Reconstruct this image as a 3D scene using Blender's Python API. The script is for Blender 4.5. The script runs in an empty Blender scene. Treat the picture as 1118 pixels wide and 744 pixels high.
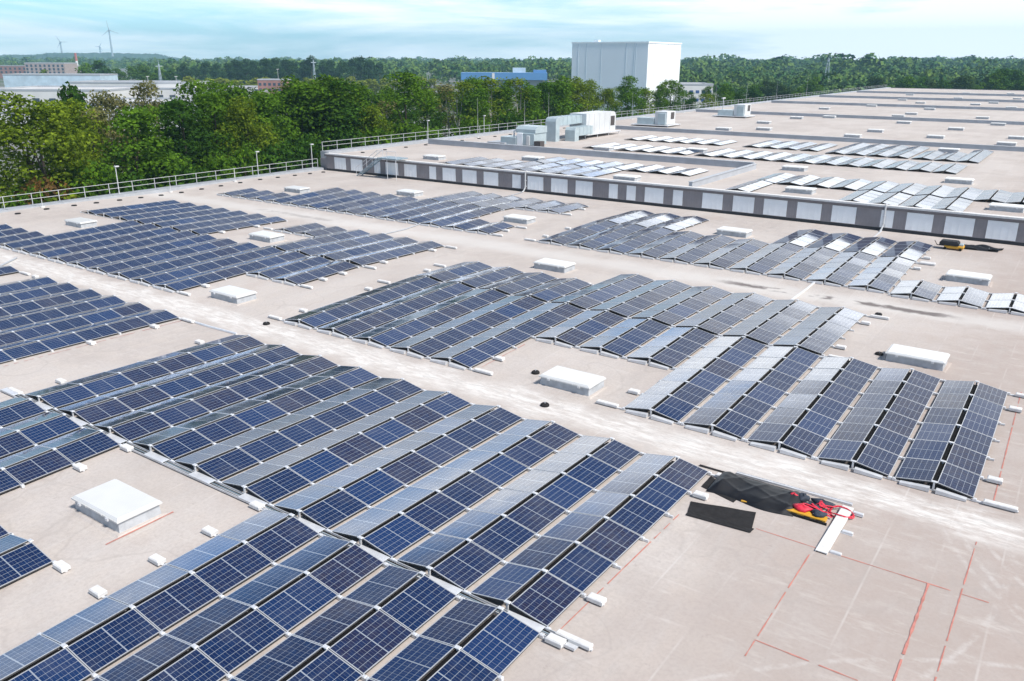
import bpy, math, random
import numpy as np
from mathutils import Vector, Matrix

# ------------------------------------------------------------------ camera, world, sun, exposure
scene = bpy.context.scene
COL = scene.collection
H = 13.69
FWD = Vector((0.77763447, 0.53916923, -0.32339014))
RGT = Vector((0.57090602, -0.82100565, 0.00400514))
UPV = Vector((0.26334568, 0.18773992, 0.94625725))
FPX, CX, CY = 900.17, 559.0, 372.0
cam_d = bpy.data.cameras.new('camera')
cam_d.sensor_width = 36.0
cam_d.lens = FPX / 1118.0 * 36.0
cam_d.clip_start = 0.5
cam_d.clip_end = 30000
cam = bpy.data.objects.new('camera', cam_d)
COL.objects.link(cam)
m = Matrix((RGT, UPV, -FWD)).transposed().to_4x4()
m.translation = Vector((0, 0, H))
cam.matrix_world = m
scene.camera = cam

SUN_ELEV, SUN_AZ = 52.0, math.degrees(math.atan2(-1.0, -0.10))      # direction towards the sun: from the right of the picture
world = bpy.data.worlds.new('World')
scene.world = world
world.use_nodes = True
nt = world.node_tree
for n in list(nt.nodes):
    nt.nodes.remove(n)
wo = nt.nodes.new('ShaderNodeOutputWorld')
bg = nt.nodes.new('ShaderNodeBackground')
bg.inputs['Strength'].default_value = 0.10
sky = nt.nodes.new('ShaderNodeTexSky')
sky.sky_type = 'NISHITA'
sky.sun_disc = False
sky.sun_elevation = math.radians(SUN_ELEV)
sky.sun_rotation = math.radians(90 - SUN_AZ)
sky.air_density = 1.0
sky.dust_density = 0.6
sky.ozone_density = 2.0
tc = nt.nodes.new('ShaderNodeTexCoord')
mp = nt.nodes.new('ShaderNodeMapping')
mp.inputs['Scale'].default_value = (1.0, 1.0, 8.5)
nz = nt.nodes.new('ShaderNodeTexNoise')
nz.inputs['Scale'].default_value = 3.0
nz.inputs['Detail'].default_value = 7
nz.inputs['Roughness'].default_value = 0.58
nz.inputs['Distortion'].default_value = 0.35
cr = nt.nodes.new('ShaderNodeValToRGB')
cr.color_ramp.elements[0].position = 0.42
cr.color_ramp.elements[0].color = (0.05, 0.05, 0.05, 1)
cr.color_ramp.elements[1].position = 0.62
cr.color_ramp.elements[1].color = (0.97, 0.97, 0.97, 1)
# the cloud deck is thicker towards the sun side of the sky
dotn = nt.nodes.new('ShaderNodeVectorMath'); dotn.operation = 'DOT_PRODUCT'
dotn.inputs[1].default_value = (0.80, -0.60, 0.0)
dotg = nt.nodes.new('ShaderNodeVectorMath'); dotg.operation = 'DOT_PRODUCT'
dotg.inputs[1].default_value = (0.90, 0.43, 0.0)
mr = nt.nodes.new('ShaderNodeMapRange')
mr.inputs['From Min'].default_value = -0.20
mr.inputs['From Max'].default_value = 0.75
mr.inputs['To Min'].default_value = -0.05
mr.inputs['To Max'].default_value = 0.20
addn = nt.nodes.new('ShaderNodeMath'); addn.operation = 'ADD'
mix = nt.nodes.new('ShaderNodeMixRGB')
mix.inputs['Color2'].default_value = (10.0, 10.2, 10.3, 1)
L = nt.links.new
L(tc.outputs['Generated'], mp.inputs['Vector'])
L(mp.outputs['Vector'], nz.inputs['Vector'])
L(tc.outputs['Generated'], dotn.inputs[0])
L(tc.outputs['Generated'], dotg.inputs[0])
L(dotn.outputs['Value'], mr.inputs['Value'])
L(nz.outputs['Fac'], addn.inputs[0])
L(mr.outputs['Result'], addn.inputs[1])
sepz = nt.nodes.new('ShaderNodeSeparateXYZ')
L(tc.outputs['Generated'], sepz.inputs[0])
mrz = nt.nodes.new('ShaderNodeMapRange')                    # the cloud veil thins out overhead
mrz.interpolation_type = 'SMOOTHSTEP'
mrz.inputs['From Min'].default_value = 0.22
mrz.inputs['From Max'].default_value = 0.75
mrz.inputs['To Min'].default_value = 0.0
mrz.inputs['To Max'].default_value = -0.20
L(sepz.outputs['Z'], mrz.inputs['Value'])
addz = nt.nodes.new('ShaderNodeMath'); addz.operation = 'ADD'
L(addn.outputs['Value'], addz.inputs[0])
L(mrz.outputs['Result'], addz.inputs[1])
L(addz.outputs['Value'], cr.inputs['Fac'])
L(cr.outputs['Color'], mix.inputs['Fac'])
tint = nt.nodes.new('ShaderNodeMixRGB'); tint.blend_type = 'MULTIPLY'
tint.inputs['Fac'].default_value = 1.0
tint.inputs['Color2'].default_value = (0.74, 1.10, 1.36, 1)
L(sky.outputs['Color'], tint.inputs['Color1'])
L(tint.outputs['Color'], mix.inputs['Color1'])
mr2 = nt.nodes.new('ShaderNodeMapRange')
mr2.interpolation_type = 'SMOOTHSTEP'
mr2.inputs['From Min'].default_value = 0.40
mr2.inputs['From Max'].default_value = 0.82
mr2.inputs['To Min'].default_value = 1.0
mr2.inputs['To Max'].default_value = 3.0
subz = nt.nodes.new('ShaderNodeMath'); subz.operation = 'MULTIPLY_ADD'
L(sepz.outputs['Z'], subz.inputs[0]); subz.inputs[1].default_value = 0.0
L(dotg.outputs['Value'], subz.inputs[2])
L(subz.outputs['Value'], mr2.inputs['Value'])
glow = nt.nodes.new('ShaderNodeVectorMath'); glow.operation = 'SCALE'
L(mix.outputs['Color'], glow.inputs[0])
band = nt.nodes.new('ShaderNodeMapRange'); band.interpolation_type = 'SMOOTHSTEP'    # glow added above the framed sky, for the panels to reflect
band.inputs['From Min'].default_value = 0.11
band.inputs['From Max'].default_value = 0.27
band.inputs['To Min'].default_value = 0.0
band.inputs['To Max'].default_value = 1.0
L(sepz.outputs['Z'], band.inputs['Value'])
g1 = nt.nodes.new('ShaderNodeMath'); g1.operation = 'SUBTRACT'; g1.inputs[1].default_value = 1.0
L(mr2.outputs['Result'], g1.inputs[0])
g2 = nt.nodes.new('ShaderNodeMath'); g2.operation = 'MULTIPLY_ADD'; 
lift = nt.nodes.new('ShaderNodeMapRange'); lift.interpolation_type = 'SMOOTHSTEP'          # milky brightening towards the horizon
lift.inputs['From Min'].default_value = 0.0; lift.inputs['From Max'].default_value = 0.13
lift.inputs['To Min'].default_value = 1.28; lift.inputs['To Max'].default_value = 0.95
L(sepz.outputs['Z'], lift.inputs['Value']); L(lift.outputs['Result'], g2.inputs[2])
roofz = nt.nodes.new('ShaderNodeMapRange'); roofz.interpolation_type = 'SMOOTHSTEP'   # and fades out again higher up
roofz.inputs['From Min'].default_value = 0.28; roofz.inputs['From Max'].default_value = 0.315
roofz.inputs['To Min'].default_value = 1.0; roofz.inputs['To Max'].default_value = 0.0
tiltz = nt.nodes.new('ShaderNodeMath'); tiltz.operation = 'MULTIPLY_ADD'; tiltz.inputs[1].default_value = 0.0   # its upper edge climbs to the left
L(sepz.outputs['Y'], tiltz.inputs[0]); L(sepz.outputs['Z'], tiltz.inputs[2])
L(tiltz.outputs['Value'], roofz.inputs['Value'])
g3 = nt.nodes.new('ShaderNodeMath'); g3.operation = 'MULTIPLY'
L(g1.outputs['Value'], g3.inputs[0]); L(roofz.outputs['Result'], g3.inputs[1])
L(g3.outputs['Value'], g2.inputs[0]); L(band.outputs['Result'], g2.inputs[1])
high = nt.nodes.new('ShaderNodeMapRange'); high.interpolation_type = 'SMOOTHSTEP'         # sky dimmed above the added glow to darken the slopes' reflections
high.inputs['From Min'].default_value = 0.30; high.inputs['From Max'].default_value = 0.42
high.inputs['To Min'].default_value = 1.0; high.inputs['To Max'].default_value = 0.55
L(sepz.outputs['Z'], high.inputs['Value'])
g4 = nt.nodes.new('ShaderNodeMath'); g4.operation = 'MULTIPLY'
L(g2.outputs['Value'], g4.inputs[0]); L(high.outputs['Result'], g4.inputs[1])
L(g4.outputs['Value'], glow.inputs['Scale'])
L(glow.outputs['Vector'], bg.inputs['Color'])
L(bg.outputs['Background'], wo.inputs['Surface'])

sun_d = bpy.data.lights.new('sun', 'SUN')
sun_d.energy = 3.9
sun_d.angle = math.radians(10)
sun_d.color = (1.0, 0.95, 0.89)
sun = bpy.data.objects.new('sun', sun_d)
COL.objects.link(sun)
e, a = math.radians(SUN_ELEV), math.radians(SUN_AZ)
to_sun = Vector((math.cos(e) * math.cos(a), math.cos(e) * math.sin(a), math.sin(e)))
sun.rotation_euler = to_sun.to_track_quat('Z', 'Y').to_euler()
sun.location = (0, 0, 60)

vs = scene.view_settings
vs.view_transform = 'Standard'
vs.look = 'None'
vs.gamma = 1.0
vs.use_curve_mapping = False
vs.exposure = 0.46
scene.cycles.max_bounces = 6
scene.cycles.transparent_max_bounces = 6
scene.cycles.volume_bounces = 0
scene.cycles.use_denoising = True

# ------------------------------------------------------------------ helpers
rnd = random.Random(7)

def ray(px, py):
    return FWD + RGT * ((px - CX) / FPX) - UPV * ((py - CY) / FPX)

def spot(px, py, d):
    """a place at bearing px, d metres away over the ground, at the height that shows at py"""
    v = ray(px, py)
    h = math.hypot(v.x, v.y)
    return Vector((v.x / h * d, v.y / h * d, H + v.z / h * d))

def ground_at(px, d, z=-11.0):
    p = spot(px, 67, d)
    return Vector((p.x, p.y, z))

def tag(o, label=None, cat=None, group=None, kind=None):
    if label: o['label'] = label
    if cat: o['category'] = cat
    if group: o['group'] = group
    if kind: o['kind'] = kind
    return o

def empty(name, loc=(0, 0, 0), rot=(0, 0, 0)):
    o = bpy.data.objects.new(name, None)
    o.empty_display_size = 0.3
    o.location = loc
    o.rotation_euler = rot
    COL.objects.link(o)
    return o

def place(name, mesh, parent=None, loc=(0, 0, 0), rot=(0, 0, 0), scale=(1, 1, 1)):
    o = bpy.data.objects.new(name, mesh)
    COL.objects.link(o)
    o.parent = parent
    o.location = loc
    o.rotation_euler = rot
    o.scale = scale
    return o

class MB:
    """collects shapes into one mesh"""
    def __init__(self):
        self.v, self.f, self.mi, self.cur = [], [], [], 0
    def mat(self, i):
        self.cur = i
        return self
    def face(self, *pts):
        b = len(self.v)
        self.v += [tuple(p) for p in pts]
        self.f.append(tuple(range(b, b + len(pts))))
        self.mi.append(self.cur)
        return self
    def box(self, x0, x1, y0, y1, z0, z1, M=None, taper=0.0):
        t = taper
        p = [Vector(q) for q in ((x0, y0, z0), (x1, y0, z0), (x1, y1, z0), (x0, y1, z0),
             (x0 + t, y0 + t, z1), (x1 - t, y0 + t, z1), (x1 - t, y1 - t, z1), (x0 + t, y1 - t, z1))]
        if M is not None:
            p = [M @ q for q in p]
        b = len(self.v)
        self.v += [tuple(q) for q in p]
        for q in ((0, 3, 2, 1), (4, 5, 6, 7), (0, 1, 5, 4), (1, 2, 6, 5), (2, 3, 7, 6), (3, 0, 4, 7)):
            self.f.append(tuple(b + k for k in q))
            self.mi.append(self.cur)
        return self
    def cbox(self, x0, x1, y0, y1, z0, z1, c=0.02, M=None):
        """box with a chamfered top"""
        self.box(x0, x1, y0, y1, z0, z1 - c, M)
        p = [Vector(q) for q in ((x0, y0, z1 - c), (x1, y0, z1 - c), (x1, y1, z1 - c), (x0, y1, z1 - c),
             (x0 + c, y0 + c, z1), (x1 - c, y0 + c, z1), (x1 - c, y1 - c, z1), (x0 + c, y1 - c, z1))]
        if M is not None:
            p = [M @ q for q in p]
        # replace the plain top by the chamfer ring
        self.f.pop(-5); self.mi.pop(-5)
        b = len(self.v)
        self.v += [tuple(q) for q in p]
        for q in ((4, 5, 6, 7), (0, 1, 5, 4), (1, 2, 6, 5), (2, 3, 7, 6), (3, 0, 4, 7)):
            self.f.append(tuple(b + k for k in q))
            self.mi.append(self.cur)
        return self
    def tube(self, pts, r, seg=6, r1=None):
        pts = [Vector(p) for p in pts]
        n = len(pts)
        b = len(self.v)
        for i, p in enumerate(pts):
            t = (pts[min(i + 1, n - 1)] - pts[max(i - 1, 0)]).normalized()
            u = t.cross(Vector((0, 0, 1)))
            if u.length < 1e-3: u = t.cross(Vector((1, 0, 0)))
            u.normalize(); w = t.cross(u)
            rr = r if r1 is None else r + (r1 - r) * i / max(n - 1, 1)
            for k in range(seg):
                an = 2 * math.pi * k / seg
                self.v.append(tuple(p + u * (rr * math.cos(an)) + w * (rr * math.sin(an))))
        for i in range(n - 1):
            for k in range(seg):
                k2 = (k + 1) % seg
                self.f.append((b + i * seg + k, b + i * seg + k2, b + (i + 1) * seg + k2, b + (i + 1) * seg + k))
                self.mi.append(self.cur)
        self.f.append(tuple(b + k for k in range(seg))); self.mi.append(self.cur)
        self.f.append(tuple(b + (n - 1) * seg + k for k in reversed(range(seg)))); self.mi.append(self.cur)
        return self
    def prism(self, outline, y0, y1, M=None):
        """outline of (x, z) extruded from y0 to y1"""
        n = len(outline)
        b = len(self.v)
        for y in (y0, y1):
            for (x, z) in outline:
                q = Vector((x, y, z))
                self.v.append(tuple(M @ q if M is not None else q))
        self.f.append(tuple(b + k for k in range(n))); self.mi.append(self.cur)
        self.f.append(tuple(b + n + k for k in reversed(range(n)))); self.mi.append(self.cur)
        for k in range(n):
            k2 = (k + 1) % n
            self.f.append((b + k, b + n + k, b + n + k2, b + k2)); self.mi.append(self.cur)
        return self
    def mesh(self, name, mats, smooth=False):
        me = bpy.data.meshes.new(name)
        me.from_pydata(self.v, [], self.f)
        for mt in (mats if isinstance(mats, (list, tuple)) else [mats]):
            me.materials.append(mt)
        me.polygons.foreach_set('material_index', self.mi)
        if smooth:
            me.polygons.foreach_set('use_smooth', [True] * len(self.f))
        me.update()
        return me
    def build(self, name, mats, parent=None, loc=(0, 0, 0), rot=(0, 0, 0), smooth=False):
        return place(name, self.mesh(name, mats, smooth), parent, loc, rot)

# ------------------------------------------------------------------ materials
def new_mat(name):
    mt = bpy.data.materials.new(name)
    mt.use_nodes = True
    t = mt.node_tree
    b = t.nodes['Principled BSDF']
    return mt, t, b

def plain(name, col, rough=0.6, metal=0.0, var=0.0, scale=3.0, spec=0.5, bump=0.0):
    mt, t, b = new_mat(name)
    b.inputs['Base Color'].default_value = (*col, 1)
    b.inputs['Roughness'].default_value = rough
    b.inputs['Metallic'].default_value = metal
    b.inputs['Specular IOR Level'].default_value = spec
    if var > 0 or bump > 0:
        g = t.nodes.new('ShaderNodeNewGeometry')
        n = t.nodes.new('ShaderNodeTexNoise')
        n.inputs['Scale'].default_value = scale
        n.inputs['Detail'].default_value = 5
        t.links.new(g.outputs['Position'], n.inputs['Vector'])
        if var > 0:
            mx = t.nodes.new('ShaderNodeMixRGB')
            mx.inputs['Color1'].default_value = (*[c * (1 - var) for c in col], 1)
            mx.inputs['Color2'].default_value = (*[min(1, c * (1 + var)) for c in col], 1)
            cr_ = t.nodes.new('ShaderNodeMapRange')
            cr_.inputs['From Min'].default_value = 0.3
            cr_.inputs['From Max'].default_value = 0.7
            t.links.new(n.outputs['Fac'], cr_.inputs['Value'])
            t.links.new(cr_.outputs['Result'], mx.inputs['Fac'])
            t.links.new(mx.outputs['Color'], b.inputs['Base Color'])
        if bump > 0:
            bp = t.nodes.new('ShaderNodeBump')
            bp.inputs['Strength'].default_value = bump
            t.links.new(n.outputs['Fac'], bp.inputs['Height'])
            t.links.new(bp.outputs['Normal'], b.inputs['Normal'])
    return mt

class NT:
    """small expression helper on a node tree"""
    def __init__(self, t): self.t = t
    def m(self, op, a, b=None, c=None, clamp=False):
        n = self.t.nodes.new('ShaderNodeMath'); n.operation = op; n.use_clamp = clamp
        for i, v in enumerate((a, b, c)):
            if v is None: continue
            if isinstance(v, (int, float)): n.inputs[i].default_value = v
            else: self.t.links.new(v, n.inputs[i])
        return n.outputs[0]
    def noise(self, vec, scale, detail=4, rough=0.55, dist=0.0):
        n = self.t.nodes.new('ShaderNodeTexNoise')
        n.inputs['Scale'].default_value = scale; n.inputs['Detail'].default_value = detail
        n.inputs['Roughness'].default_value = rough; n.inputs['Distortion'].default_value = dist
        self.t.links.new(vec, n.inputs['Vector'])
        return n.outputs['Fac']
    def ramp(self, v, a, b, c=0.0, d=1.0):
        n = self.t.nodes.new('ShaderNodeMapRange')
        n.interpolation_type = 'SMOOTHSTEP'
        n.inputs['From Min'].default_value = a; n.inputs['From Max'].default_value = b
        n.inputs['To Min'].default_value = c; n.inputs['To Max'].default_value = d
        self.t.links.new(v, n.inputs['Value'])
        return n.outputs['Result']
    def mix(self, fac, a, b, mode='MIX'):
        n = self.t.nodes.new('ShaderNodeMixRGB'); n.blend_type = mode
        for i, v in enumerate((fac, a, b)):
            if isinstance(v, (int, float)): n.inputs[i].default_value = v
            elif isinstance(v, tuple): n.inputs[i].default_value = (*v, 1)
            else: self.t.links.new(v, n.inputs[i])
        return n.outputs[0]
    def mapping(self, vec, scale=(1, 1, 1), rot=0.0):
        n = self.t.nodes.new('ShaderNodeMapping')
        n.inputs['Scale'].default_value = scale
        n.inputs['Rotation'].default_value = (0, 0, rot)
        self.t.links.new(vec, n.inputs['Vector'])
        return n.outputs[0]
    def sep(self, vec):
        n = self.t.nodes.new('ShaderNodeSeparateXYZ')
        self.t.links.new(vec, n.inputs[0])
        return n.outputs

def roof_material():
    mt, t, b = new_mat('roof_membrane')
    k = NT(t)
    P = t.nodes.new('ShaderNodeNewGeometry').outputs['Position']
    x, y, z = k.sep(P)
    big = k.noise(P, 0.11, 6, 0.6)
    mid = k.noise(P, 0.9, 5, 0.6)
    fine = k.noise(P, 9.0, 5, 0.7)
    streak = k.noise(k.mapping(P, (0.22, 2.6, 1)), 1.0, 4, 0.6)
    col = k.mix(k.ramp(big, 0.40, 0.60), (0.462, 0.410, 0.378), (0.54, 0.492, 0.46))
    col = k.mix(k.ramp(mid, 0.38, 0.68, 0, 0.55), col, (0.56, 0.50, 0.45))
    col = k.mix(k.ramp(streak, 0.48, 0.72, 0, 0.35), col, (0.53, 0.505, 0.485))
    col = k.mix(k.ramp(fine, 0.38, 0.7, 0.0, 0.34), col, (0.33, 0.29, 0.265))
    # grey dirt, and reddish dust in broad areas
    col = k.mix(k.ramp(k.noise(P, 0.23, 5, 0.6), 0.56, 0.74, 0, 0.35), col, (0.43, 0.345, 0.30))
    # the unfinished corner towards the camera is browner, in uneven patches
    col = k.mix(k.m('MULTIPLY', k.ramp(k.m('ADD', y, k.m('MULTIPLY', k.m('SUBTRACT', big, 0.5), 9.0)), 9.5, 2.0), k.ramp(mid, 0.25, 0.75, 0.35, 0.75)), col, (0.36, 0.29, 0.258))
    scuff = k.ramp(k.noise(k.mapping(P, (1.0, 0.25, 1), 0.5), 2.2, 6, 0.72), 0.54, 0.72, 0, 0.50)
    col = k.mix(scuff, col, (0.575, 0.535, 0.50))
    speck = k.ramp(k.noise(P, 3.2, 7, 0.75), 0.60, 0.70, 0, 0.40)
    col = k.mix(speck, col, (0.31, 0.265, 0.24))
    pond = k.m('ABSOLUTE', k.m('SUBTRACT', k.noise(P, 0.16, 3, 0.5), 0.56))
    col = k.mix(k.ramp(pond, 0.0, 0.010, 0.30, 0.0), col, (0.36, 0.32, 0.295))
    # every membrane sheet has its own slight tone
    wn = t.nodes.new('ShaderNodeTexWhiteNoise'); wn.noise_dimensions = '2D'
    cmb = t.nodes.new('ShaderNodeCombineXYZ')
    t.links.new(k.m('FLOOR', k.m('ADD', k.m('MULTIPLY', x, 1 / 6.1), 0.0)), cmb.inputs[0])
    t.links.new(k.m('FLOOR', k.m('MULTIPLY', y, 1 / 1.53)), cmb.inputs[1])
    t.links.new(cmb.outputs[0], wn.inputs['Vector'])
    col = k.mix(k.m('MULTIPLY', wn.outputs['Value'], 0.22), col, (0.36, 0.315, 0.285))
    # welded seams of the membrane sheets
    sy = k.m('ABSOLUTE', k.m('SUBTRACT', k.m('FRACT', k.m('MULTIPLY', y, 1 / 1.53)), 0.5))
    sx = k.m('ABSOLUTE', k.m('SUBTRACT', k.m('FRACT', k.m('MULTIPLY', x, 1 / 6.1)), 0.5))
    near = k.ramp(sy, 0.470, 0.497)
    near2 = k.m('MULTIPLY', k.ramp(sx, 0.490, 0.4985), 0.45)
    seam = k.m('MAXIMUM', near, near2)
    sn = k.m('MULTIPLY', seam, k.ramp(k.noise(P, 0.45, 3), 0.42, 0.70, 0.0, 0.36))
    col = k.mix(sn, col, (0.62, 0.595, 0.575))
    # pale silt left by standing water along the gutters of the lower roof, and dark residue in the far one
    low = k.m('LESS_THAN', z, 1.0)
    g1 = k.m('ABSOLUTE', k.m('SUBTRACT', x, 26.75))
    s1 = k.ramp(k.m('ADD', g1, k.m('MULTIPLY', k.m('SUBTRACT', k.noise(P, 0.5, 5), 0.5), 2.4)), 0.2, 1.5, 1.0, 0.0)
    stn = k.noise(k.mapping(P, (3.4, 0.8, 1)), 1.0, 8, 0.74)
    f1 = k.m('MULTIPLY', k.m('MULTIPLY', s1, k.ramp(stn, 0.36, 0.62, 0.15, 0.95)), low)
    col = k.mix(f1, col, (0.70, 0.672, 0.64))
    # thin dark tide marks inside that silt
    tm = k.ramp(k.m('ABSOLUTE', k.m('SUBTRACT', k.noise(k.mapping(P, (2.6, 0.42, 1)), 1.0, 4, 0.6, 1.0), 0.5)), 0.0, 0.035, 1, 0)
    col = k.mix(k.m('MULTIPLY', k.m('MULTIPLY', tm, f1), 0.55), col, (0.33, 0.315, 0.30))
    g2 = k.m('ABSOLUTE', k.m('SUBTRACT', x, 50.6))
    s2 = k.ramp(k.m('ADD', g2, k.m('MULTIPLY', k.m('SUBTRACT', k.noise(P, 0.45, 5), 0.5), 2.6)), 0.4, 2.1, 1.0, 0.0)
    col = k.mix(k.m('MULTIPLY', k.m('MULTIPLY', s2, 0.5), low), col, (0.62, 0.60, 0.575))
    d2 = k.ramp(k.m('ADD', g2, k.m('MULTIPLY', k.m('SUBTRACT', k.noise(P, 1.3, 4), 0.5), 1.0)), 0.15, 0.65, 1.0, 0.0)
    p2 = k.ramp(k.noise(k.mapping(P, (0.6, 0.5, 1)), 1.0, 3), 0.40, 0.52)
    inr = k.m('MULTIPLY', k.ramp(y, 4.0, 6.0), k.ramp(y, 19.5, 17.0))
    inr2 = k.m('MULTIPLY', k.ramp(y, 53.0, 54.5), k.ramp(y, 65.5, 63.5))
    p2 = k.m('MULTIPLY', p2, k.m('MAXIMUM', inr, k.m('MULTIPLY', inr2, 0.4)))
    col = k.mix(k.m('MULTIPLY', k.m('MULTIPLY', k.m('MULTIPLY', d2, p2), 0.9), low), col, (0.13, 0.11, 0.105))
    # tyre tracks of the site vehicles: arcs round a few turning centres
    trk = None
    for (cx_, cy_, r_) in ((30.0, -9.0, 10.4), (30.0, -9.0, 11.5), (31.5, -13.0, 14.2), (31.5, -13.0, 15.3), (5.0, -8.0, 15.6), (5.0, -8.0, 16.6), (24.0, 14.0, 14.2)):
        dd = k.m('SQRT', k.m('ADD', k.m('POWER', k.m('SUBTRACT', x, cx_), 2), k.m('POWER', k.m('SUBTRACT', y, cy_), 2)))
        w_ = k.ramp(k.m('ABSOLUTE', k.m('SUBTRACT', dd, r_)), 0.02, 0.13, 1, 0)
        trk = w_ if trk is None else k.m('MAXIMUM', trk, w_)
    open_ = k.m('MULTIPLY', k.m('LESS_THAN', y, 8.5), k.m('LESS_THAN', x, 27.5))
    col = k.mix(k.m('MULTIPLY', k.m('MULTIPLY', trk, open_), k.ramp(k.noise(P, 1.6, 5, 0.7), 0.42, 0.68, 0, 0.42)), col, (0.62, 0.60, 0.58))
    t.links.new(col, b.inputs['Base Color'])
    b.inputs['Roughness'].default_value = 0.85
    b.inputs['Specular IOR Level'].default_value = 0.25
    bp = t.nodes.new('ShaderNodeBump')
    bp.inputs['Strength'].default_value = 0.25
    bp.inputs['Distance'].default_value = 0.02
    t.links.new(k.m('ADD', fine, k.m('MULTIPLY', mid, 0.8)), bp.inputs['Height'])
    t.links.new(bp.outputs['Normal'], b.inputs['Normal'])
    return mt

def cell_material():
    mt, t, b = new_mat('solar_cells')
    k = NT(t)
    P = t.nodes.new('ShaderNodeTexCoord').outputs['Object']
    x, y, z = k.sep(P)
    info = t.nodes.new('ShaderNodeObjectInfo')
    r = info.outputs['Random']
    r2 = k.m('FRACT', k.m('MULTIPLY', r, 17.31))
    col = k.mix(k.ramp(r, 0.35, 1.0), (0.0060, 0.016, 0.060), (0.018, 0.018, 0.046))
    col = k.mix(k.m('MULTIPLY', k.ramp(r2, 0.55, 1.0), 0.75), col, (0.007, 0.033, 0.120))
    cellv = k.noise(k.mapping(P, (3, 3, 1)), 1.3, 2)
    col = k.mix(k.ramp(cellv, 0.35, 0.7, 0, 0.45), col, (0.008, 0.030, 0.100))
    # white backsheet showing between six rows of half cells, and the wider gap across the middle
    fy = k.m('ABSOLUTE', k.m('SUBTRACT', k.m('FRACT', k.m('DIVIDE', k.m('ADD', y, 0.546), 0.182)), 0.5))
    ly = k.m('GREATER_THAN', fy, 0.5 - 0.0056 / 0.182)
    ax = k.m('SUBTRACT', k.m('ABSOLUTE', x), 0.012)
    fx = k.m('ABSOLUTE', k.m('SUBTRACT', k.m('FRACT', k.m('DIVIDE', ax, 0.1646)), 0.5))
    lx = k.m('GREATER_THAN', fx, 0.5 - 0.0042 / 0.1646)
    fh = k.m('ABSOLUTE', k.m('SUBTRACT', k.m('FRACT', k.m('DIVIDE', ax, 0.0823)), 0.5))
    lh = k.m('MULTIPLY', k.m('GREATER_THAN', fh, 0.5 - 0.0022 / 0.0823), 0.6)
    gap = k.m('LESS_THAN', ax, 0.004)
    edge = k.m('MAXIMUM', k.m('GREATER_THAN', k.m('ABSOLUTE', y), 0.546), k.m('GREATER_THAN', ax, 0.823))
    weak = k.m('MULTIPLY', k.m('MAXIMUM', lx, lh), 0.55)
    line = k.m('MAXIMUM', k.m('MAXIMUM', ly, weak), k.m('MAXIMUM', gap, k.m('MULTIPLY', edge, 0.5)))
    col = k.mix(line, col, (0.27, 0.30, 0.345))
    dusty = k.noise(t.nodes.new('ShaderNodeNewGeometry').outputs['Position'], 0.8, 6, 0.7)
    col = k.mix(k.ramp(dusty, 0.45, 0.75, 0.0, 0.07), col, (0.40, 0.38, 0.36))
    t.links.new(col, b.inputs['Base Color'])
    dust = k.noise(k.mapping(t.nodes.new('ShaderNodeNewGeometry').outputs['Position'], (1.2, 1.2, 1)), 1.0, 5, 0.65)
    t.links.new(k.ramp(dust, 0.35, 0.7, 0.06, 0.12), b.inputs['Roughness'])
    b.inputs['IOR'].default_value = 1.58
    b.inputs['Specular IOR Level'].default_value = 0.5
    return mt

def leaf_material():
    mt, t, b = new_mat('leaves')
    k = NT(t)
    info = t.nodes.new('ShaderNodeObjectInfo')
    P = t.nodes.new('ShaderNodeTexCoord').outputs['Object']
    v = k.noise(P, 0.45, 4, 0.6)
    f = k.noise(P, 2.4, 3, 0.7)
    c = info.outputs['Color']
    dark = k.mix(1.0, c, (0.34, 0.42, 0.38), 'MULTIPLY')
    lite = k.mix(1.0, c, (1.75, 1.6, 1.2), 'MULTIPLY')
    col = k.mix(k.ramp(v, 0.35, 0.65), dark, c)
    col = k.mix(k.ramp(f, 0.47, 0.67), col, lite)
    out = t.nodes['Material Output']
    d = t.nodes.new('ShaderNodeBsdfDiffuse')
    tr = t.nodes.new('ShaderNodeBsdfTranslucent')
    ms = t.nodes.new('ShaderNodeMixShader'); ms.inputs[0].default_value = 0.36
    t.links.new(col, d.inputs['Color'])
    t.links.new(k.mix(1.0, col, (1.2, 1.25, 0.6), 'MULTIPLY'), tr.inputs['Color'])
    t.links.new(d.outputs[0], ms.inputs[1]); t.links.new(tr.outputs[0], ms.inputs[2])
    t.links.new(ms.outputs[0], out.inputs['Surface'])
    t.nodes.remove(b)
    return mt

def forest_material():
    mt, t, b = new_mat('woodland_leaves')
    k = NT(t)
    P = t.nodes.new('ShaderNodeNewGeometry').outputs['Position']
    v = k.noise(P, 0.075, 4, 0.7)
    f = k.noise(P, 0.5, 4, 0.6)
    col = k.mix(k.ramp(v, 0.38, 0.62), (0.026, 0.085, 0.024), (0.125, 0.20, 0.036))
    col = k.mix(k.ramp(f, 0.45, 0.75, 0, 0.35), col, (0.090, 0.140, 0.050))
    t.links.new(col, b.inputs['Base Color'])
    b.inputs['Roughness'].default_value = 0.9
    b.inputs['Specular IOR Level'].default_value = 0.1
    return mt

def ground_material():
    mt, t, b = new_mat('ground_earth')
    k = NT(t)
    P = t.nodes.new('ShaderNodeNewGeometry').outputs['Position']
    v = k.noise(P, 0.012, 5, 0.6)
    f = k.noise(P, 0.2, 5, 0.6)
    col = k.mix(k.ramp(v, 0.42, 0.58), (0.055, 0.085, 0.030), (0.20, 0.195, 0.185))
    col = k.mix(k.ramp(f, 0.4, 0.7, 0, 0.5), col, (0.09, 0.10, 0.05))
    t.links.new(col, b.inputs['Base Color'])
    b.inputs['Roughness'].default_value = 0.95
    return mt

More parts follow.
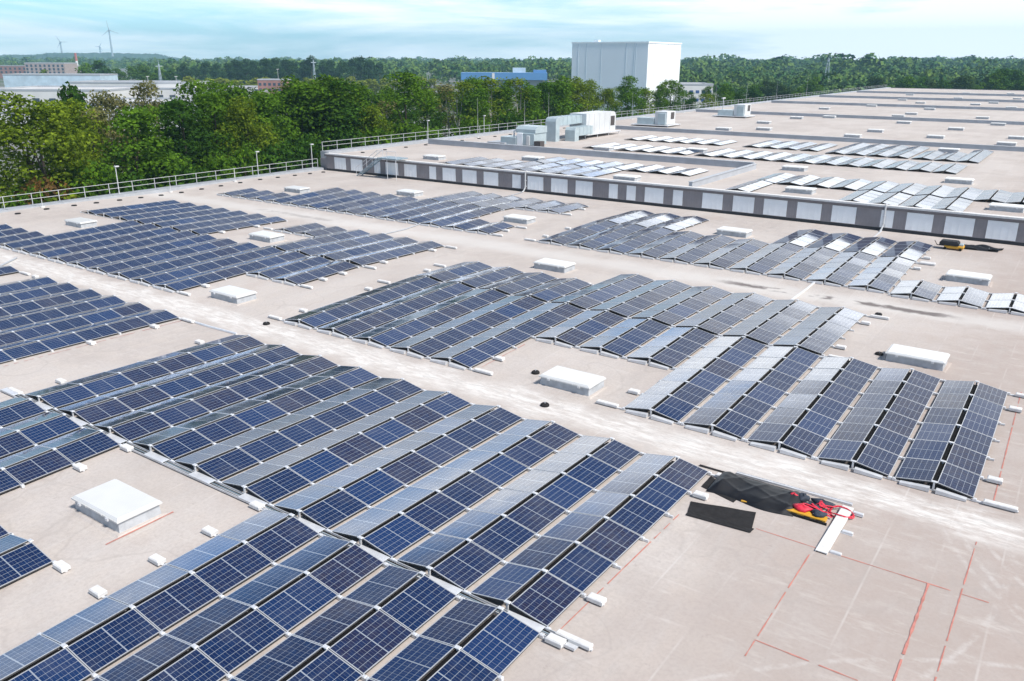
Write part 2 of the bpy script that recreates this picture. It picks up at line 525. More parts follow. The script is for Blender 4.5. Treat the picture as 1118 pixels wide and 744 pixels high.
M = dict(
    roof=roof_material(), cells=cell_material(), leaf=leaf_material(), wood=forest_material(), ground=ground_material(),
    frame=plain('aluminium_frame', (0.52, 0.53, 0.55), 0.38, 0.35),
    galv=plain('galvanised_steel', (0.66, 0.67, 0.69), 0.45, 0.25, 0.08, 4),
    back=plain('panel_back', (0.05, 0.05, 0.055), 0.6),
    black=plain('ridge_shade_black', (0.010, 0.010, 0.011), 0.8, 0, 0, 1, 0.1),
    concrete=plain('pale_concrete', (0.66, 0.65, 0.64), 0.85, 0, 0.10, 6),
    white=plain('white_dome', (0.64, 0.64, 0.63), 0.35, 0, 0.03, 1.5),
    curb=plain('grey_kerb_sheet', (0.42, 0.44, 0.465), 0.55, 0, 0.18, 3.0),
    coping=plain('coping_sheet', (0.40, 0.42, 0.45), 0.5, 0.1, 0.08, 2),
    darkcoping=plain('dark_coping', (0.15, 0.135, 0.14), 0.55, 0, 0.10, 2),
    plinth=plain('bitumen_plinth', (0.035, 0.037, 0.042), 0.8, 0, 0.2, 3),
    wpanel=plain('white_cladding', (0.86, 0.88, 0.90), 0.45, 0, 0.05, 1.2),
    casing=plain('unit_casing', (0.60, 0.62, 0.63), 0.45, 0, 0.08, 0.8),
    gpanel=plain('grey_cladding', (0.27, 0.25, 0.262), 0.5, 0, 0.08, 1.2),
    fire=plain('fire_wall_sheet', (0.40, 0.42, 0.455), 0.55, 0, 0.12, 0.6),
    railw=plain('white_rail', (0.52, 0.53, 0.54), 0.5),
    rubber=plain('black_rubber', (0.022, 0.021, 0.022), 0.9, 0, 0.25, 6, 0.2),
    tarp=plain('black_tarpaulin', (0.007, 0.007, 0.009), 0.5, 0, 0.3, 3, 0.5, 0.15),
    yellow=plain('yellow_paint', (0.62, 0.33, 0.03), 0.45, 0, 0.12, 8),
    red=plain('red_webbing', (0.62, 0.02, 0.05), 0.6, 0, 0.15, 12),
    bag=plain('dark_blue_cloth', (0.03, 0.04, 0.06), 0.8, 0, 0.4, 8),
    chalk=plain('red_chalk', (0.50, 0.215, 0.18), 0.95, 0, 0.18, 5, 0.1),
    duct=plain('blue_grey_duct', (0.42, 0.50, 0.53), 0.42, 0.15, 0.08, 1.5),
    steelblue=plain('blue_grey_steel', (0.27, 0.35, 0.40), 0.45, 0.2),
    grille=plain('dark_grille', (0.07, 0.06, 0.06), 0.7),
    bark=plain('bark', (0.085, 0.065, 0.05), 0.9, 0, 0.3, 3),
    birch=plain('pale_bark', (0.42, 0.40, 0.36), 0.8, 0, 0.3, 5),
    tower=plain('high_bay_cladding', (0.90, 0.94, 0.97), 0.4, 0, 0.03, 0.05),
    towerline=plain('high_bay_joint', (0.66, 0.74, 0.80), 0.45),
    bluehall=plain('blue_sheet', (0.09, 0.23, 0.46), 0.45, 0, 0.06, 0.1),
    brick=plain('red_brick', (0.29, 0.155, 0.135), 0.85, 0, 0.15, 1),
    oldbrick=plain('brown_brick', (0.36, 0.29, 0.27), 0.85, 0, 0.15, 0.6),
    render=plain('pale_render', (0.62, 0.62, 0.61), 0.7, 0, 0.06, 0.2),
    flatroof=plain('flat_roof_gravel', (0.55, 0.54, 0.53), 0.9, 0, 0.2, 0.12),
    glass=plain('window_glass', (0.05, 0.07, 0.10), 0.12),
    blueglass=plain('blue_window_glass', (0.06, 0.11, 0.26), 0.2),
    hill=plain('wooded_hill', (0.045, 0.085, 0.045), 0.95, 0, 0.45, 0.02),
    turbine=plain('turbine_grey', (0.35, 0.42, 0.47), 0.5),
    chim=plain('chimney_white', (0.7, 0.7, 0.7), 0.6),
    chimred=plain('chimney_red', (0.42, 0.12, 0.10), 0.6),
    green=plain('green_sheet', (0.03, 0.42, 0.10), 0.5, 0, 0.1, 0.6),
    paleblue=plain('pale_blue_sheet', (0.48, 0.60, 0.70), 0.55, 0, 0.15, 0.25),
    asphalt=plain('asphalt_yard', (0.16, 0.16, 0.165), 0.9, 0, 0.2, 0.1),
    orange=plain('orange_paint', (0.60, 0.20, 0.04), 0.5),
)

def ordinal(n):
    return ('first', 'second', 'third', 'fourth', 'fifth', 'sixth', 'seventh', 'eighth', 'ninth', 'tenth', 'eleventh', 'twelfth',
            'thirteenth', 'fourteenth', 'fifteenth', 'sixteenth', 'seventeenth', 'eighteenth', 'nineteenth', 'twentieth',
            'twenty-first', 'twenty-second', 'twenty-third', 'twenty-fourth', 'twenty-fifth', 'twenty-sixth', 'twenty-seventh',
            'twenty-eighth', 'twenty-ninth', 'thirtieth', 'thirty-first', 'thirty-second', 'thirty-third', 'thirty-fourth',
            'thirty-fifth', 'thirty-sixth', 'thirty-seventh', 'thirty-eighth', 'thirty-ninth', 'fortieth')[n - 1]

# ------------------------------------------------------------------ ground
gm = MB()
gm.face((-3300, -4300, -11), (5600, -4300, -11), (5600, 5600, -11), (-3300, 5600, -11))
tag(gm.build('ground', M['ground']), kind='structure')
ym = MB()
ym.face((-80, 100, -10.98), (330, 100, -10.98), (330, 150, -10.98), (-80, 150, -10.98))
tag(ym.build('service_road', M['asphalt']), kind='structure')

# ------------------------------------------------------------------ the two roof levels
ZX = [(-30, 0.0), (2.4, 0.0), (14.4, 0.26), (26.8, 0.0), (38.9, 0.25), (51.3, 0.0), (62.4, 0.25), (74.5, 0.05)]
def zr(x):
    for (x0, z0), (x1, z1) in zip(ZX, ZX[1:]):
        if x <= x1:
            return z0 + (z1 - z0) * (x - x0) / (x1 - x0)
    return 2.0
ZU = 2.0
UX = 74.5
wh = empty('warehouse', (20, 10, -11))
tag(wh, 'low warehouse whose pale beige flat roof carries the nearest blue solar fields', 'warehouse')
wh_inv = Matrix.Translation((-20, -10, 11))
def W(mb):                                     # shift a mesh built in world space into the warehouse's own frame
    mb.v = [(v[0] - 20, v[1] - 10, v[2] + 11) for v in mb.v]
    return mb
r = MB()
for (x0, z0), (x1, z1) in zip(ZX, ZX[1:]):
    for (y0, y1) in ((-60, 81.2),):
        r.face((x0, y0, z0), (x1, y0, z1), (x1, y1, z1), (x0, y1, z0))
W(r).build('roof', M['roof'], wh)
r = MB()
r.box(-30, 74.45, 81.2, 82.7, -0.5, 0.33)
W(r).build('parapet', M['coping'], wh)
r = MB()
r.box(-30, 74.45, 81.3, 82.6, -11, -0.5)
r.box(-30.0, -29.8, -60, 81.3, -11, -0.02)
r.box(-29.8, 74.4, -60.2, -60.0, -11, -0.02)
W(r).build('wall', M['gpanel'], wh)

wu = empty('warehouse', (200, 10, -11))
tag(wu, 'raised warehouse section behind the striped white and grey cladding band', 'warehouse')
def U(mb):
    mb.v = [(v[0] - 200, v[1] - 10, v[2] + 11) for v in mb.v]
    return mb
r = MB()
r.face((UX + 0.4, -120, ZU), (412, -120, ZU), (412, 80.6, ZU), (UX + 0.4, 80.6, ZU))
U(r).build('roof', M['roof'], wu)
r = MB()
r.box(UX + 0.03, UX + 0.30, -120, 80.75, -0.3, 0.30)
U(r).build('plinth', M['plinth'], wu)
r = MB()
r.box(UX + 0.06, UX + 0.28, -120, 80.7, 0.30, 1.86)
# ribs of the profiled grey sheets
y_ = 80.5
while y_ > -10:
    r.box(UX + 0.035, UX + 0.06, y_ - 0.10, y_, 0.31, 1.84)
    y_ -= 0.25
U(r).build('cladding', M['gpanel'], wu)
r = MB()
r.box(UX - 0.10, UX + 0.45, -120, 80.9, 1.86, 2.05)
U(r).build('coping', M['darkcoping'], wu)
r = MB()
r.box(UX - 0.06, UX + 0.55, -120, 80.8, 2.05, 2.20)
U(r).build('roof_edge', M['concrete'], wu)
r = MB()
r.box(UX + 0.5, 412, 80.6, 82.2, 1.5, 2.33)
U(r).build('parapet', M['coping'], wu)
r = MB()
r.box(UX + 0.3, 412, 80.8, 82.1, -11, 1.5)
r.box(411.5, 412.2, -120, 80.8, -11, 2.15)
U(r).build('wall', M['gpanel'], wu)
WP = [(79.2, 77.2), (76.3, 74.3), (72.3, 71.3), (70.4, 68.4), (67.4, 65.5), (63.5, 62.5), (61.5, 59.6), (58.6, 56.6), (55.6, 53.6),
      (51.7, 50.6), (49.7, 47.7), (46.7, 44.7), (43.7, 41.7), (39.8, 38.8), (37.8, 36.8), (35.8, 33.8), (32.8, 31.8), (29.8, 27.8),
      (26.8, 24.8), (23.9, 21.8), (20.9, 18.8), (17.9, 15.9), (13.9, 12.9), (11.9, 9.9), (9.0, 6.9), (6.0, 3.9), (2.9, 1.9), (0.9, -1.1), (-2.1, -4.1)]
for (ya, yb) in WP:
    q = MB()
    q.box(UX - 0.005, UX + 0.034, yb, ya, 0.36, 1.80)
    n_ = max(2, int(round((ya - yb) / 0.5)))
    for i in range(1, n_):
        yy = yb + (ya - yb) * i / n_
        q.box(UX - 0.018, UX - 0.005, yy - 0.05, yy + 0.05, 0.365, 1.795)
    U(q).build('white_panel', M['wpanel'], wu)

def fire_wall(x0, x1, y0, y1, z0, z1, label):
    q = MB()
    cx_, cy_ = (x0 + x1) / 2, (y0 + y1) / 2
    q.box(x0 - cx_, x1 - cx_, y0 - cy_, y1 - cy_, 0, z1 - z0 - 0.06)
    root = empty('fire_wall', (cx_, cy_, z0))
    q.build('upstand', M['fire'], root)
    q = MB()
    q.box(x0 - cx_ - 0.06, x1 - cx_ + 0.06, y0 - cy_ - 0.06, y1 - cy_ + 0.06, z1 - z0 - 0.06, z1 - z0)
    q.build('cap', M['coping'], root)
    tag(root, label, 'wall', 'low upstand walls across the raised roof')
fire_wall(93.2, 93.6, 31.6, 79.5, ZU, ZU + 0.72, 'grey upstand wall meeting the short angled wall, first behind the striped cladding')
fire_wall(75.2, 93.2, 31.2, 31.55, ZU, ZU + 0.62, 'short grey upstand wall running back from the striped cladding band')
fire_wall(133.6, 134.0, -110, 79.5, ZU, ZU + 0.62, 'long grey upstand wall just beyond the last glaring white solar rows')
fire_wall(190.4, 190.9, -110, 79.5, ZU, ZU + 0.62, 'grey upstand wall in the middle of the bare raised roof')
fire_wall(245.0, 245.6, -110, 79.5, ZU, ZU + 0.66, 'thin grey upstand wall two bays before the far roof edge')
fire_wall(294.0, 294.6, -110, 79.5, ZU, ZU + 0.7, 'faint grey upstand wall one bay before the far roof edge')
fire_wall(345.0, 345.7, -110, 79.5, ZU, ZU + 0.7, 'farthest faint grey upstand wall, nearest the wood')

# ------------------------------------------------------------------ solar rows
PW, PL, TILT, RIDGE, LOWZ = 1.134, 1.722, math.radians(10), 0.085, 0.125
PITCH = 1.74
PC, PS = math.cos(TILT), math.sin(TILT)
hl, hw = PL / 2, PW / 2
# near panel: laminate with the cells, and its frame as a sub-part
q = MB()
q.mat(0).face((-hl + .022, -hw + .022, .006), (hl - .022, -hw + .022, .006), (hl - .022, hw - .022, .006), (-hl + .022, hw - .022, .006))
q.mat(1).face((-hl + .022, hw - .022, -.004), (hl - .022, hw - .022, -.004), (hl - .022, -hw + .022, -.004), (-hl + .022, -hw + .022, -.004))
PANEL = q.mesh('solar_panel', [M['cells'], M['back']])
q = MB()
for (x0, x1, y0, y1) in ((-hl, hl, -hw, -hw + .024), (-hl, hl, hw - .024, hw), (-hl, -hl + .024, -hw + .024, hw - .024), (hl - .024, hl, -hw + .024, hw - .024)):
    q.mat(0).box(x0, x1, y0, y1, -.006, .010)
    q.mat(2).box(x0 + .002, x1 - .002, y0 + .002, y1 - .002, -.046, -.006)
FRAME = q.mesh('frame', [M['frame'], M['cells'], M['back']])
q.cur = 0
# far panel: the same in one mesh
q.mat(1).face((-hl + .022, -hw + .022, .006), (hl - .022, -hw + .022, .006), (hl - .022, hw - .022, .006), (-hl + .022, hw - .022, .006))
q.mat(2).face((-hl + .022, hw - .022, -.004), (hl - .022, hw - .022, -.004), (hl - .022, -hw + .022, -.004), (-hl + .022, -hw + .022, -.004))
PANEL_FAR = q.mesh('solar_panel', [M['frame'], M['cells'], M['back']])
# a support bracket: base rail across the row, ridge post with its clamp, two valley feet
YV = RIDGE + PW * PC
TOP = LOWZ + PW * PS
q = MB()
q.box(-.030, .030, -1.30, 1.29, .012, .050)
q.box(-.028, .028, -.030, .030, .050, TOP - .02)
q.cbox(-.055, .055, -.085, .085, TOP + .012, TOP + .040, .012)
q.cbox(-.050, .050, -1.295, -YV + .03, .020, .125, .02)
q.cbox(-.050, .050, YV - .03, 1.285, .020, .125, .02)
BRACKET = q.mesh('support_bracket', M['galv'])
# ballast tray that closes the near end of a row under each slope
q = MB()
for s in (-1, 1):
    y0, y1 = (s * 0.10, s * 1.02)
    lo, hi = min(y0, y1), max(y0, y1)
    pr = [(lo, .02), (hi, .02), (hi, .10 if s > 0 else .17), (lo, .17 if s > 0 else .10)]
    for k_ in range(2):
        pass
    b_ = len(q.v)
    for xx in (-.16, .02):
        for (yy, zz) in pr:
            q.v.append((xx, yy, zz))
    for f_ in ((0, 1, 2, 3), (7, 6, 5, 4), (0, 4, 5, 1), (1, 5, 6, 2), (2, 6, 7, 3), (3, 7, 4, 0)):
        q.f.append(tuple(b_ + i for i in f_)); q.mi.append(0)
TRAY = q.mesh('ballast_tray', M['galv'])
# added black strip that paints the shade inside the open ridge gap
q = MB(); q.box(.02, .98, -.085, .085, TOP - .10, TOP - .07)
SHADE_STRIP = q.mesh('ridge_shade_strip', M['black'])
# rail stub with a concrete ballast block
q = MB()
q.mat(0).box(-.035, .035, -.62, .02, .015, .055)
q.mat(1).cbox(-.13, .13, -.62, -.16, .055, .19, .03)
STUB = q.mesh('ballast_block', [M['galv'], M['concrete']])
q = MB()
q.mat(0).box(-.04, .04, -1.25, .02, .015, .06)
q.mat(1).cbox(-.10, .10, -1.22, -.25, .06, .17, .03)
LONGSTUB = q.mesh('ballast_block', [M['galv'], M['concrete']])
q = MB()
q.mat(0).box(-.03, .03, -.20, .02, .015, .08)
CLAMP = q.mesh('end_clamp', M['galv'])

NEAR_FRAMES = [0]
def solar_row(x0, n, y, label, group, near=0, stubs=(), upper=False, trays=True):
    """a double-pitched row of panels along x; near: 2 frames as sub-parts, 1 brackets only, 0 bare; stubs: (station, side, kind)"""
    x1 = x0 + n * PITCH
    if upper:
        z0, ang = ZU, 0.0
    else:
        z0 = zr(x0); ang = -math.atan2(zr(x1) - z0, x1 - x0)
    root = empty('solar_row', (x0, y, z0), (0, ang, 0))
    tag(root, label, 'solar panels', group)
    for i in range(n):
        for s in (-1, 1):
            jit = (rnd.uniform(-.008, .008), rnd.uniform(-.007, .007), rnd.uniform(-.002, .002))
            p = place('solar_panel', PANEL if near == 2 else PANEL_FAR, root,
                      ((i + .5) * PITCH, s * (RIDGE + hw * PC), LOWZ + hw * PS),
                      (-s * TILT + jit[0], jit[1], jit[2]))
            if near == 2:
                place('frame', FRAME, p)
    if near:
        for i in range(n + 1):
            place('support_bracket', BRACKET, root, (i * PITCH, 0, 0))
        if trays:
            place('ballast_tray', TRAY, root, (-0.06, 0, 0))
    place('ridge_shade_strip', SHADE_STRIP, root, (0, 0, 0), (0, 0, 0), (n * PITCH, 1, 1))
    for (i, s, kind) in stubs:
        place('ballast_block' if kind != 'c' else 'end_clamp', {'b': STUB, 'l': LONGSTUB, 'c': CLAMP}[kind], root, (i * PITCH, s * 1.24, 0), (0, 0, 0 if s < 0 else math.pi))
    return root

Y0, PV = 10.164, 2.5954
Yk = lambda k: Y0 + PV * k
Yf = lambda k: Y0 + PV * (0.979 * k + 0.03)          # rows beyond the bare strip are set slightly closer
XA, XB, XC, XH, XJ = 14.50, 28.25, 39.00, 53.65, 62.55

gA = 'dark blue solar rows of the nearest field'
for k_ in range(10):
    st = []
    if k_ == 0: st = [(0, -1, 'l'), (1, -1, 'b'), (2, -1, 'c'), (3, -1, 'c'), (4, -1, 'c'), (5, -1, 'b'), (6, -1, 'l')]
    if k_ == 9: st = [(0, 1, 'l'), (1, 1, 'b'), (3, 1, 'c'), (5, 1, 'b')]
    lab = ('dark blue solar panel row nearest the black mats in the nearest field' if k_ == 0 else
           'dark blue solar panel row, %s from the black mats, in the nearest field' % ordinal(k_ + 1))
    solar_row(XA, 6, Yk(k_), lab, gA, 2, st, trays=False)
for j, k_ in enumerate((3, 2, 1, 0)):
    st = [(6, 1, 'b'), (5, 1, 'b'), (4, 1, 'b'), (3, 1, 'b')] if k_ == 3 else ([(6, -1, 'b')] if k_ == 0 else [])
    solar_row(3.78, 6, Yk(k_), 'deep blue solar panel row cut by the bottom edge, %s from the lower left skylight' % ordinal(j + 1),
              'deep blue solar rows running off the bottom edge', 2, st, trays=False)
solar_row(9.05 - 3 * PITCH, 3, Yk(5), 'blue solar row end with a double ballast block, left of the lower left skylight', 'row ends left of the lower left skylight', 2, [(3, -1, 'b'), (2, -1, 'c')], trays=False)
solar_row(9.05 - 3 * PITCH, 3, Yk(6) - .1, 'blue solar row sliver at the left edge, behind the end with the ballast block', 'row ends left of the lower left skylight', 2, trays=False)
for j, k_ in enumerate((7, 8, 9)):
    solar_row(14.18 - 4 * PITCH, 4, Yk(k_), 'blue solar panel row left of the cable tray, %s above the lower left skylight' % ordinal(j + 1),
              'short blue solar rows above the lower left skylight', 2, [(4, -1, 'b'), (3, -1, 'b')] if k_ == 7 else [], trays=False)
for j, k_ in enumerate(range(12, 18)):
    solar_row(25.15 - 7 * PITCH, 7, Yf(k_) + .2, 'blue solar panel row at the left edge, %s above the strip of bare roof' % ordinal(j + 1),
              'blue solar rows at the left edge', 1, [(7, -1, 'l'), (6, -1, 'b'), (4, -1, 'b')] if k_ == 12 else ([(7, 1, 'b'), (5, 1, 'b')] if k_ == 17 else []), trays=False)
solar_row(25.2 - 4 * PITCH, 4, Yf(19) + .1, 'small blue solar row end at the left edge with a grey rail stub', 'row ends at the far left edge', 1, [(4, -1, 'l')], trays=False)
solar_row(25.2 - 5 * PITCH, 4, Yf(20) + .1, 'tiny blue solar row sliver at the left edge behind the one with a rail stub', 'row ends at the far left edge', 1, trays=False)
# right-hand field, between the two walkways
for j, k_ in enumerate((-3, -2, -1, 0, 1)):
    st = []
    if k_ == -3: st = [(0, -1, 'l'), (1, -1, 'b'), (2, -1, 'c'), (3, -1, 'c'), (4, -1, 'c'), (5, -1, 'b'), (6, -1, 'l')]
    if k_ == 1: st = [(0, 1, 'l'), (1, 1, 'b')]
    solar_row(XB, 6, Yk(k_), ('violet blue solar panel row nearest the red chalk line at the right edge' if j == 0 else
              'violet blue solar panel row, %s from the red chalk line at right' % ordinal(j + 1)), 'violet blue rows of the right field', 2, st)
for j, k_ in enumerate((4, 3, 2)):
    solar_row(XB + 3 * PITCH, 3, Yk(k_), 'short blue solar row behind the central skylight, %s of three from the left' % ordinal(j + 1),
              'short blue rows behind the central skylight', 1, [])
for j, k_ in enumerate((5, 6, 7, 8, 9)):
    st = []
    if k_ == 5: st = [(0, -1, 'l'), (1, -1, 'b'), (2, -1, 'c')]
    if k_ == 9: st = [(0, 1, 'l'), (1, 1, 'b'), (4, 1, 'b'), (5, 1, 'l')]
    solar_row(XB, 6, Yk(k_), 'mid blue solar panel row, %s to the left of the central skylight' % ordinal(j + 1), 'mid blue rows left of the central skylight', 1, st)
for j, k_ in enumerate(range(0, 6)):
    st = [(0, -1, 'l'), (1, -1, 'b'), (2, -1, 'c'), (3, -1, 'c'), (4, -1, 'b'), (5, -1, 'l')] if k_ == 0 else ([(3, 1, 'l')] if k_ == 5 else [])
    solar_row(XC, 5, Yk(k_), 'pale lilac solar row behind the right and central fields, %s from the right-hand skylight' % ordinal(j + 1),
              'pale lilac rows before the second walkway', 1, st, trays=False)
for j, k_ in enumerate((9, 8, 7, 6)):
    solar_row(XC, 3, Yk(k_), 'short pale lilac solar row in front of the mid-roof skylight, %s from the left' % ordinal(j + 1),
              'short pale lilac rows before the mid-roof skylight', 1, [(1, 1, 'b'), (2, 1, 'l')] if k_ == 9 else [], trays=False)
# far left field
for j, k_ in enumerate((12, 13)):
    solar_row(XB + 3 * PITCH, 3, Yf(k_), 'short lilac blue solar row right of the left-middle skylight, %s from the bare strip' % ordinal(j + 1),
              'short rows right of the left-middle skylight', 1, [(0, -1, 'l'), (1, -1, 'b'), (2, -1, 'b')] if k_ == 12 else [])
for j, k_ in enumerate(range(14, 23)):
    solar_row(XB + .1, 6, Yf(k_), 'blue solar panel row of the far left field, %s behind the left-middle skylight' % ordinal(j + 1),
              'blue rows of the far left field', 1, [(0, -1, 'l'), (1, -1, 'b')] if k_ == 14 else [])
for j, k_ in enumerate((23, 24, 25)):
    solar_row(XB + .3, 2, Yf(k_), 'short blue solar row left of the rear left skylight, %s towards the roof edge' % ordinal(j + 1),
              'short rows left of the rear left skylight', 1)
for j, k_ in enumerate((12, 13, 14, 15)):
    solar_row(XC + .1, 5, Yf(k_), 'pale lilac solar row in the left centre, %s from the bare strip of roof' % ordinal(j + 1),
              'pale lilac rows of the left centre', 1, [(0, -1, 'l'), (1, -1, 'b'), (4, -1, 'b'), (5, -1, 'l')] if k_ == 12 else [], trays=False)
for j, k_ in enumerate((16, 17)):
    solar_row(XC + 3 * PITCH, 2, Yf(k_), 'very short lilac solar row right of the left-centre skylight, %s from its front' % ordinal(j + 1),
              'very short rows right of the left-centre skylight', 1, [(0, 1, 'l')] if k_ == 17 else [])
for j, k_ in enumerate(range(19, 26)):
    solar_row(XC + .1, 5, Yf(k_), 'pale blue solar row behind the left-centre skylight, %s going back to the railing' % ordinal(j + 1),
              'pale blue rows behind the left-centre skylight', 1, [(1, -1, 'b'), (3, -1, 'b')] if k_ == 19 else [], trays=False)
# back fields, between the second walkway and the striped band
for j, k_ in enumerate(range(12, 26)):
    n_ = 2 if k_ in (12, 13, 23, 24, 25) else 5
    solar_row(XH, n_, Yf(k_) - .1, ('short ' if n_ == 2 else '') + 'grey lilac solar row across the second walkway, %s from the middle gap' % ordinal(j + 1),
              'grey lilac rows of the back left field', 1, [(0, -1, 'l'), (1, -1, 'b'), (2, -1, 'l')] if k_ == 12 else [])
for j, k_ in enumerate(range(12, 18)):
    solar_row(XJ + (PITCH if k_ < 14 else 0), 3 if k_ < 14 else 4, Yf(k_) - .2, 'blue grey solar row next to the striped cladding, %s behind the drainpipe skylight' % ordinal(j + 1),
              'blue grey rows next to the striped cladding', 1, [(0, -1, 'l'), (2, -1, 'b')] if k_ == 12 else [])
for j, k_ in enumerate(range(9, -4, -1)):
    n_ = 2 if k_ < 0 else 5
    solar_row(XH - (0.4 if k_ < 0 else 0), n_, Yk(k_), ('short ' if n_ == 2 else '') + 'silvery solar row along the second walkway, %s from the gap in the middle' % ordinal(j + 1),
              'silvery rows of the back right field', 1, [(0, 1, 'l'), (1, 1, 'b'), (3, 1, 'b')] if k_ == 9 else ([(4, -1, 'b'), (5, -1, 'l')] if k_ == 0 else []))
for j, k_ in enumerate((9, 8, 7)):
    solar_row(XJ + .1, 4, Yk(k_), 'silvery solar row left of the skylight by the striped cladding, %s from the left' % ordinal(j + 1),
              'silvery rows left of the skylight by the striped cladding', 1, [], trays=False)
for j, k_ in enumerate((3, 2, 1, 0)):
    solar_row(XJ + .1, 4, Yk(k_), 'half dark, half glaring solar row by the striped cladding, %s right of the skylight' % ordinal(j + 1),
              'half dark rows right of the skylight by the striped cladding', 1, [(0, -1, 'l'), (1, -1, 'b')] if k_ == 0 else [], trays=False)
# raised roof
def U_rows(x0, n, kks, fmt, group):
    for j, kk in enumerate(kks):
        solar_row(x0, n, Y0 + PV * kk, fmt % ordinal(j + 1), group, 0, upper=True)
U_rows(75.35, 4, [19.9 - j for j in range(8)], 'glaring solar row just behind the striped cladding, %s from its left end', 'glaring rows just behind the striped cladding at left')
U_rows(82.7, 3, [16.9, 15.9, 14.9, 13.9, 12.9, 11.9, 10.9, 9.9], 'glaring solar row in front of the first upstand wall, %s from the left', 'glaring rows in front of the first upstand wall')
U_rows(75.4, 4, [6.45], '%s glaring solar row right of the short upstand wall, nearest the striped cladding', 'glaring rows right of the short upstand wall, front')
U_rows(75.0, 4, [2.45, 1.52, .55, -.37], 'glaring solar row close to the striped cladding, %s right of the raised-roof skylights', 'glaring rows close to the striped cladding at right')
U_rows(82.6, 4, [6.4, 5.42, 4.42, 3.45, 2.47, 1.5, .55, -.35, -1.28, -2.2, -3.15], 'glaring solar row behind the short upstand wall and front skylights, %s from the left', 'glaring rows of the raised roof, second line')
U_rows(101.6, 5, [11.9 - .975 * j for j in range(12)], 'white glaring solar row of the third raised-roof line, %s from the left', 'white glaring rows of the third raised-roof line')
U_rows(114.5, 9, [6.93, 5.95, 4.93, 3.95], 'long white glaring solar row before the long upstand wall, %s from the left', 'long white rows before the long upstand wall')
U_rows(114.4, 6, [2.87, 1.88], 'white glaring solar row with a skylight behind it, %s of the pair', 'white rows with a skylight behind')
U_rows(114.4, 9, [.92], 'rightmost long white glaring solar row before the long upstand wall, %s from the right', 'last long white row')
U_rows(116.3, 6, [11.5, 10.5, 9.5, 8.4], 'bright solar row between the ducted units and the long white rows, %s from the left', 'bright rows left of the long white rows')
U_rows(101.4, 4, [18.2, 17.2, 16.2, 15.2, 14.2, 13.2], 'small bright solar row in front of the ducted roof unit, %s from the left', 'small bright rows in front of the ducted roof unit')
U_rows(115.8, 4, [18.6, 17.6, 16.6, 15.6, 14.6, 13.6], 'small bright solar row beside the big ducted unit, %s from the left', 'small bright rows beside the ducted roof unit')

# cable tray in the gap of the nearest field, with its cables
def cable_tray(x, y0, y1, label, z):
    root = empty('cable_tray', (x, y0, z))
    q = MB()
    q.box(-.13, .13, 0, y1 - y0, .045, .055); q.box(-.14, -.12, 0, y1 - y0, .045, .12); q.box(.12, .14, 0, y1 - y0, .045, .12)
    q.build('tray', M['galv'], root)
    for (dx, mt) in ((-.06, 'rubber'), (.02, 'steelblue'), (.07, 'rubber')):
        c = MB()
        pts = [(dx + rnd.uniform(-.015, .015), yy, .075) for yy in np.arange(0.3, y1 - y0, .8)]
        c.tube(pts, .016, 5)
        c.build('cable', M[mt], root)
    for yy in np.arange(1.0, y1 - y0 - 0.6, 2.6):
        l = MB(); l.cbox(-.15, .15, yy, yy + 1.1, .12, .135, .005)
        l.build('cover', M['galv'], root)
    tag(root, label, 'cable tray')
cable_tray(14.34, 8.0, 36.2, 'long metal cable tray crossing the nearest field between its panel rows', zr(14.34))

# ------------------------------------------------------------------ skylights
def skylight(x, y, z, label, w=1.5, d=2.56, h=.45):
    root = empty('skylight', (x, y, z))
    q = MB()
    q.box(-w / 2 + .05, w / 2 - .05, -d / 2 + .05, d / 2 - .05, -.03, h - .07, None, 0.03)
    q.build('kerb', M['curb'], root)
    q = MB(); q.box(-w / 2 - .16, w / 2 + .16, -d / 2 - .16, d / 2 + .16, -.03, .03, None, 0.11)
    q.build('flashing', M['roof'], root)
    q = MB()
    q.box(-w / 2, w / 2, -d / 2, d / 2, h - .07, h - .02)
    q.cbox(-w / 2 + .03, w / 2 - .03, -d / 2 + .03, d / 2 - .03, h - .02, h + .05, .06)
    for f_ in (-.17, .17):
        q.box(-w / 2 - .012, w / 2 + .012, d * f_ - .02, d * f_ + .02, h - .075, h - .022)
    q.build('lid', M['white'], root)
    q = MB()
    for f_ in (-.3, .3):
        q.box(-w / 2 - .05, -w / 2 + .02, d * f_ - .06, d * f_ + .06, h - .12, h - .03)
    q.build('hinge', M['galv'], root)
    tag(root, label, 'skylight', 'white skylights on the roof')
SK = [(11.64, 23.05, 'large white skylight at lower left, beside a red chalk streak'),
      (29.26, 17.05, 'white skylight in the centre, between the walkway and blue panel rows'),
      (40.9, 5.13, 'white skylight on bare roof at right, behind the violet blue rows'),
      (29.5, 40.7, 'white skylight on the left beyond the walkway, before the far left field'),
      (46.8, 28.95, 'white skylight in mid roof by the second walkway, right of pale rows'),
      (64.6, 22.9, 'white skylight notched into silvery rows near the striped cladding'),
      (59.3, 5.27, 'white skylight near the right edge below the yellow cart'),
      (41.3, 52.0, 'white skylight set among lilac rows at left centre'),
      (59.2, 40.3, 'white skylight in the gap between back fields, below the drainpipe'),
      (36.0, 69.3, 'white skylight at far left between blue rows and the railing'),
      (64.5, 57.7, 'thin white skylight right of the metal stairs, before the striped cladding'),
      (59.4, 69.1, 'white skylight nearest the railing corner at the back left')]
for (x, y, lb) in SK:
    skylight(x, y, zr(x), lb)
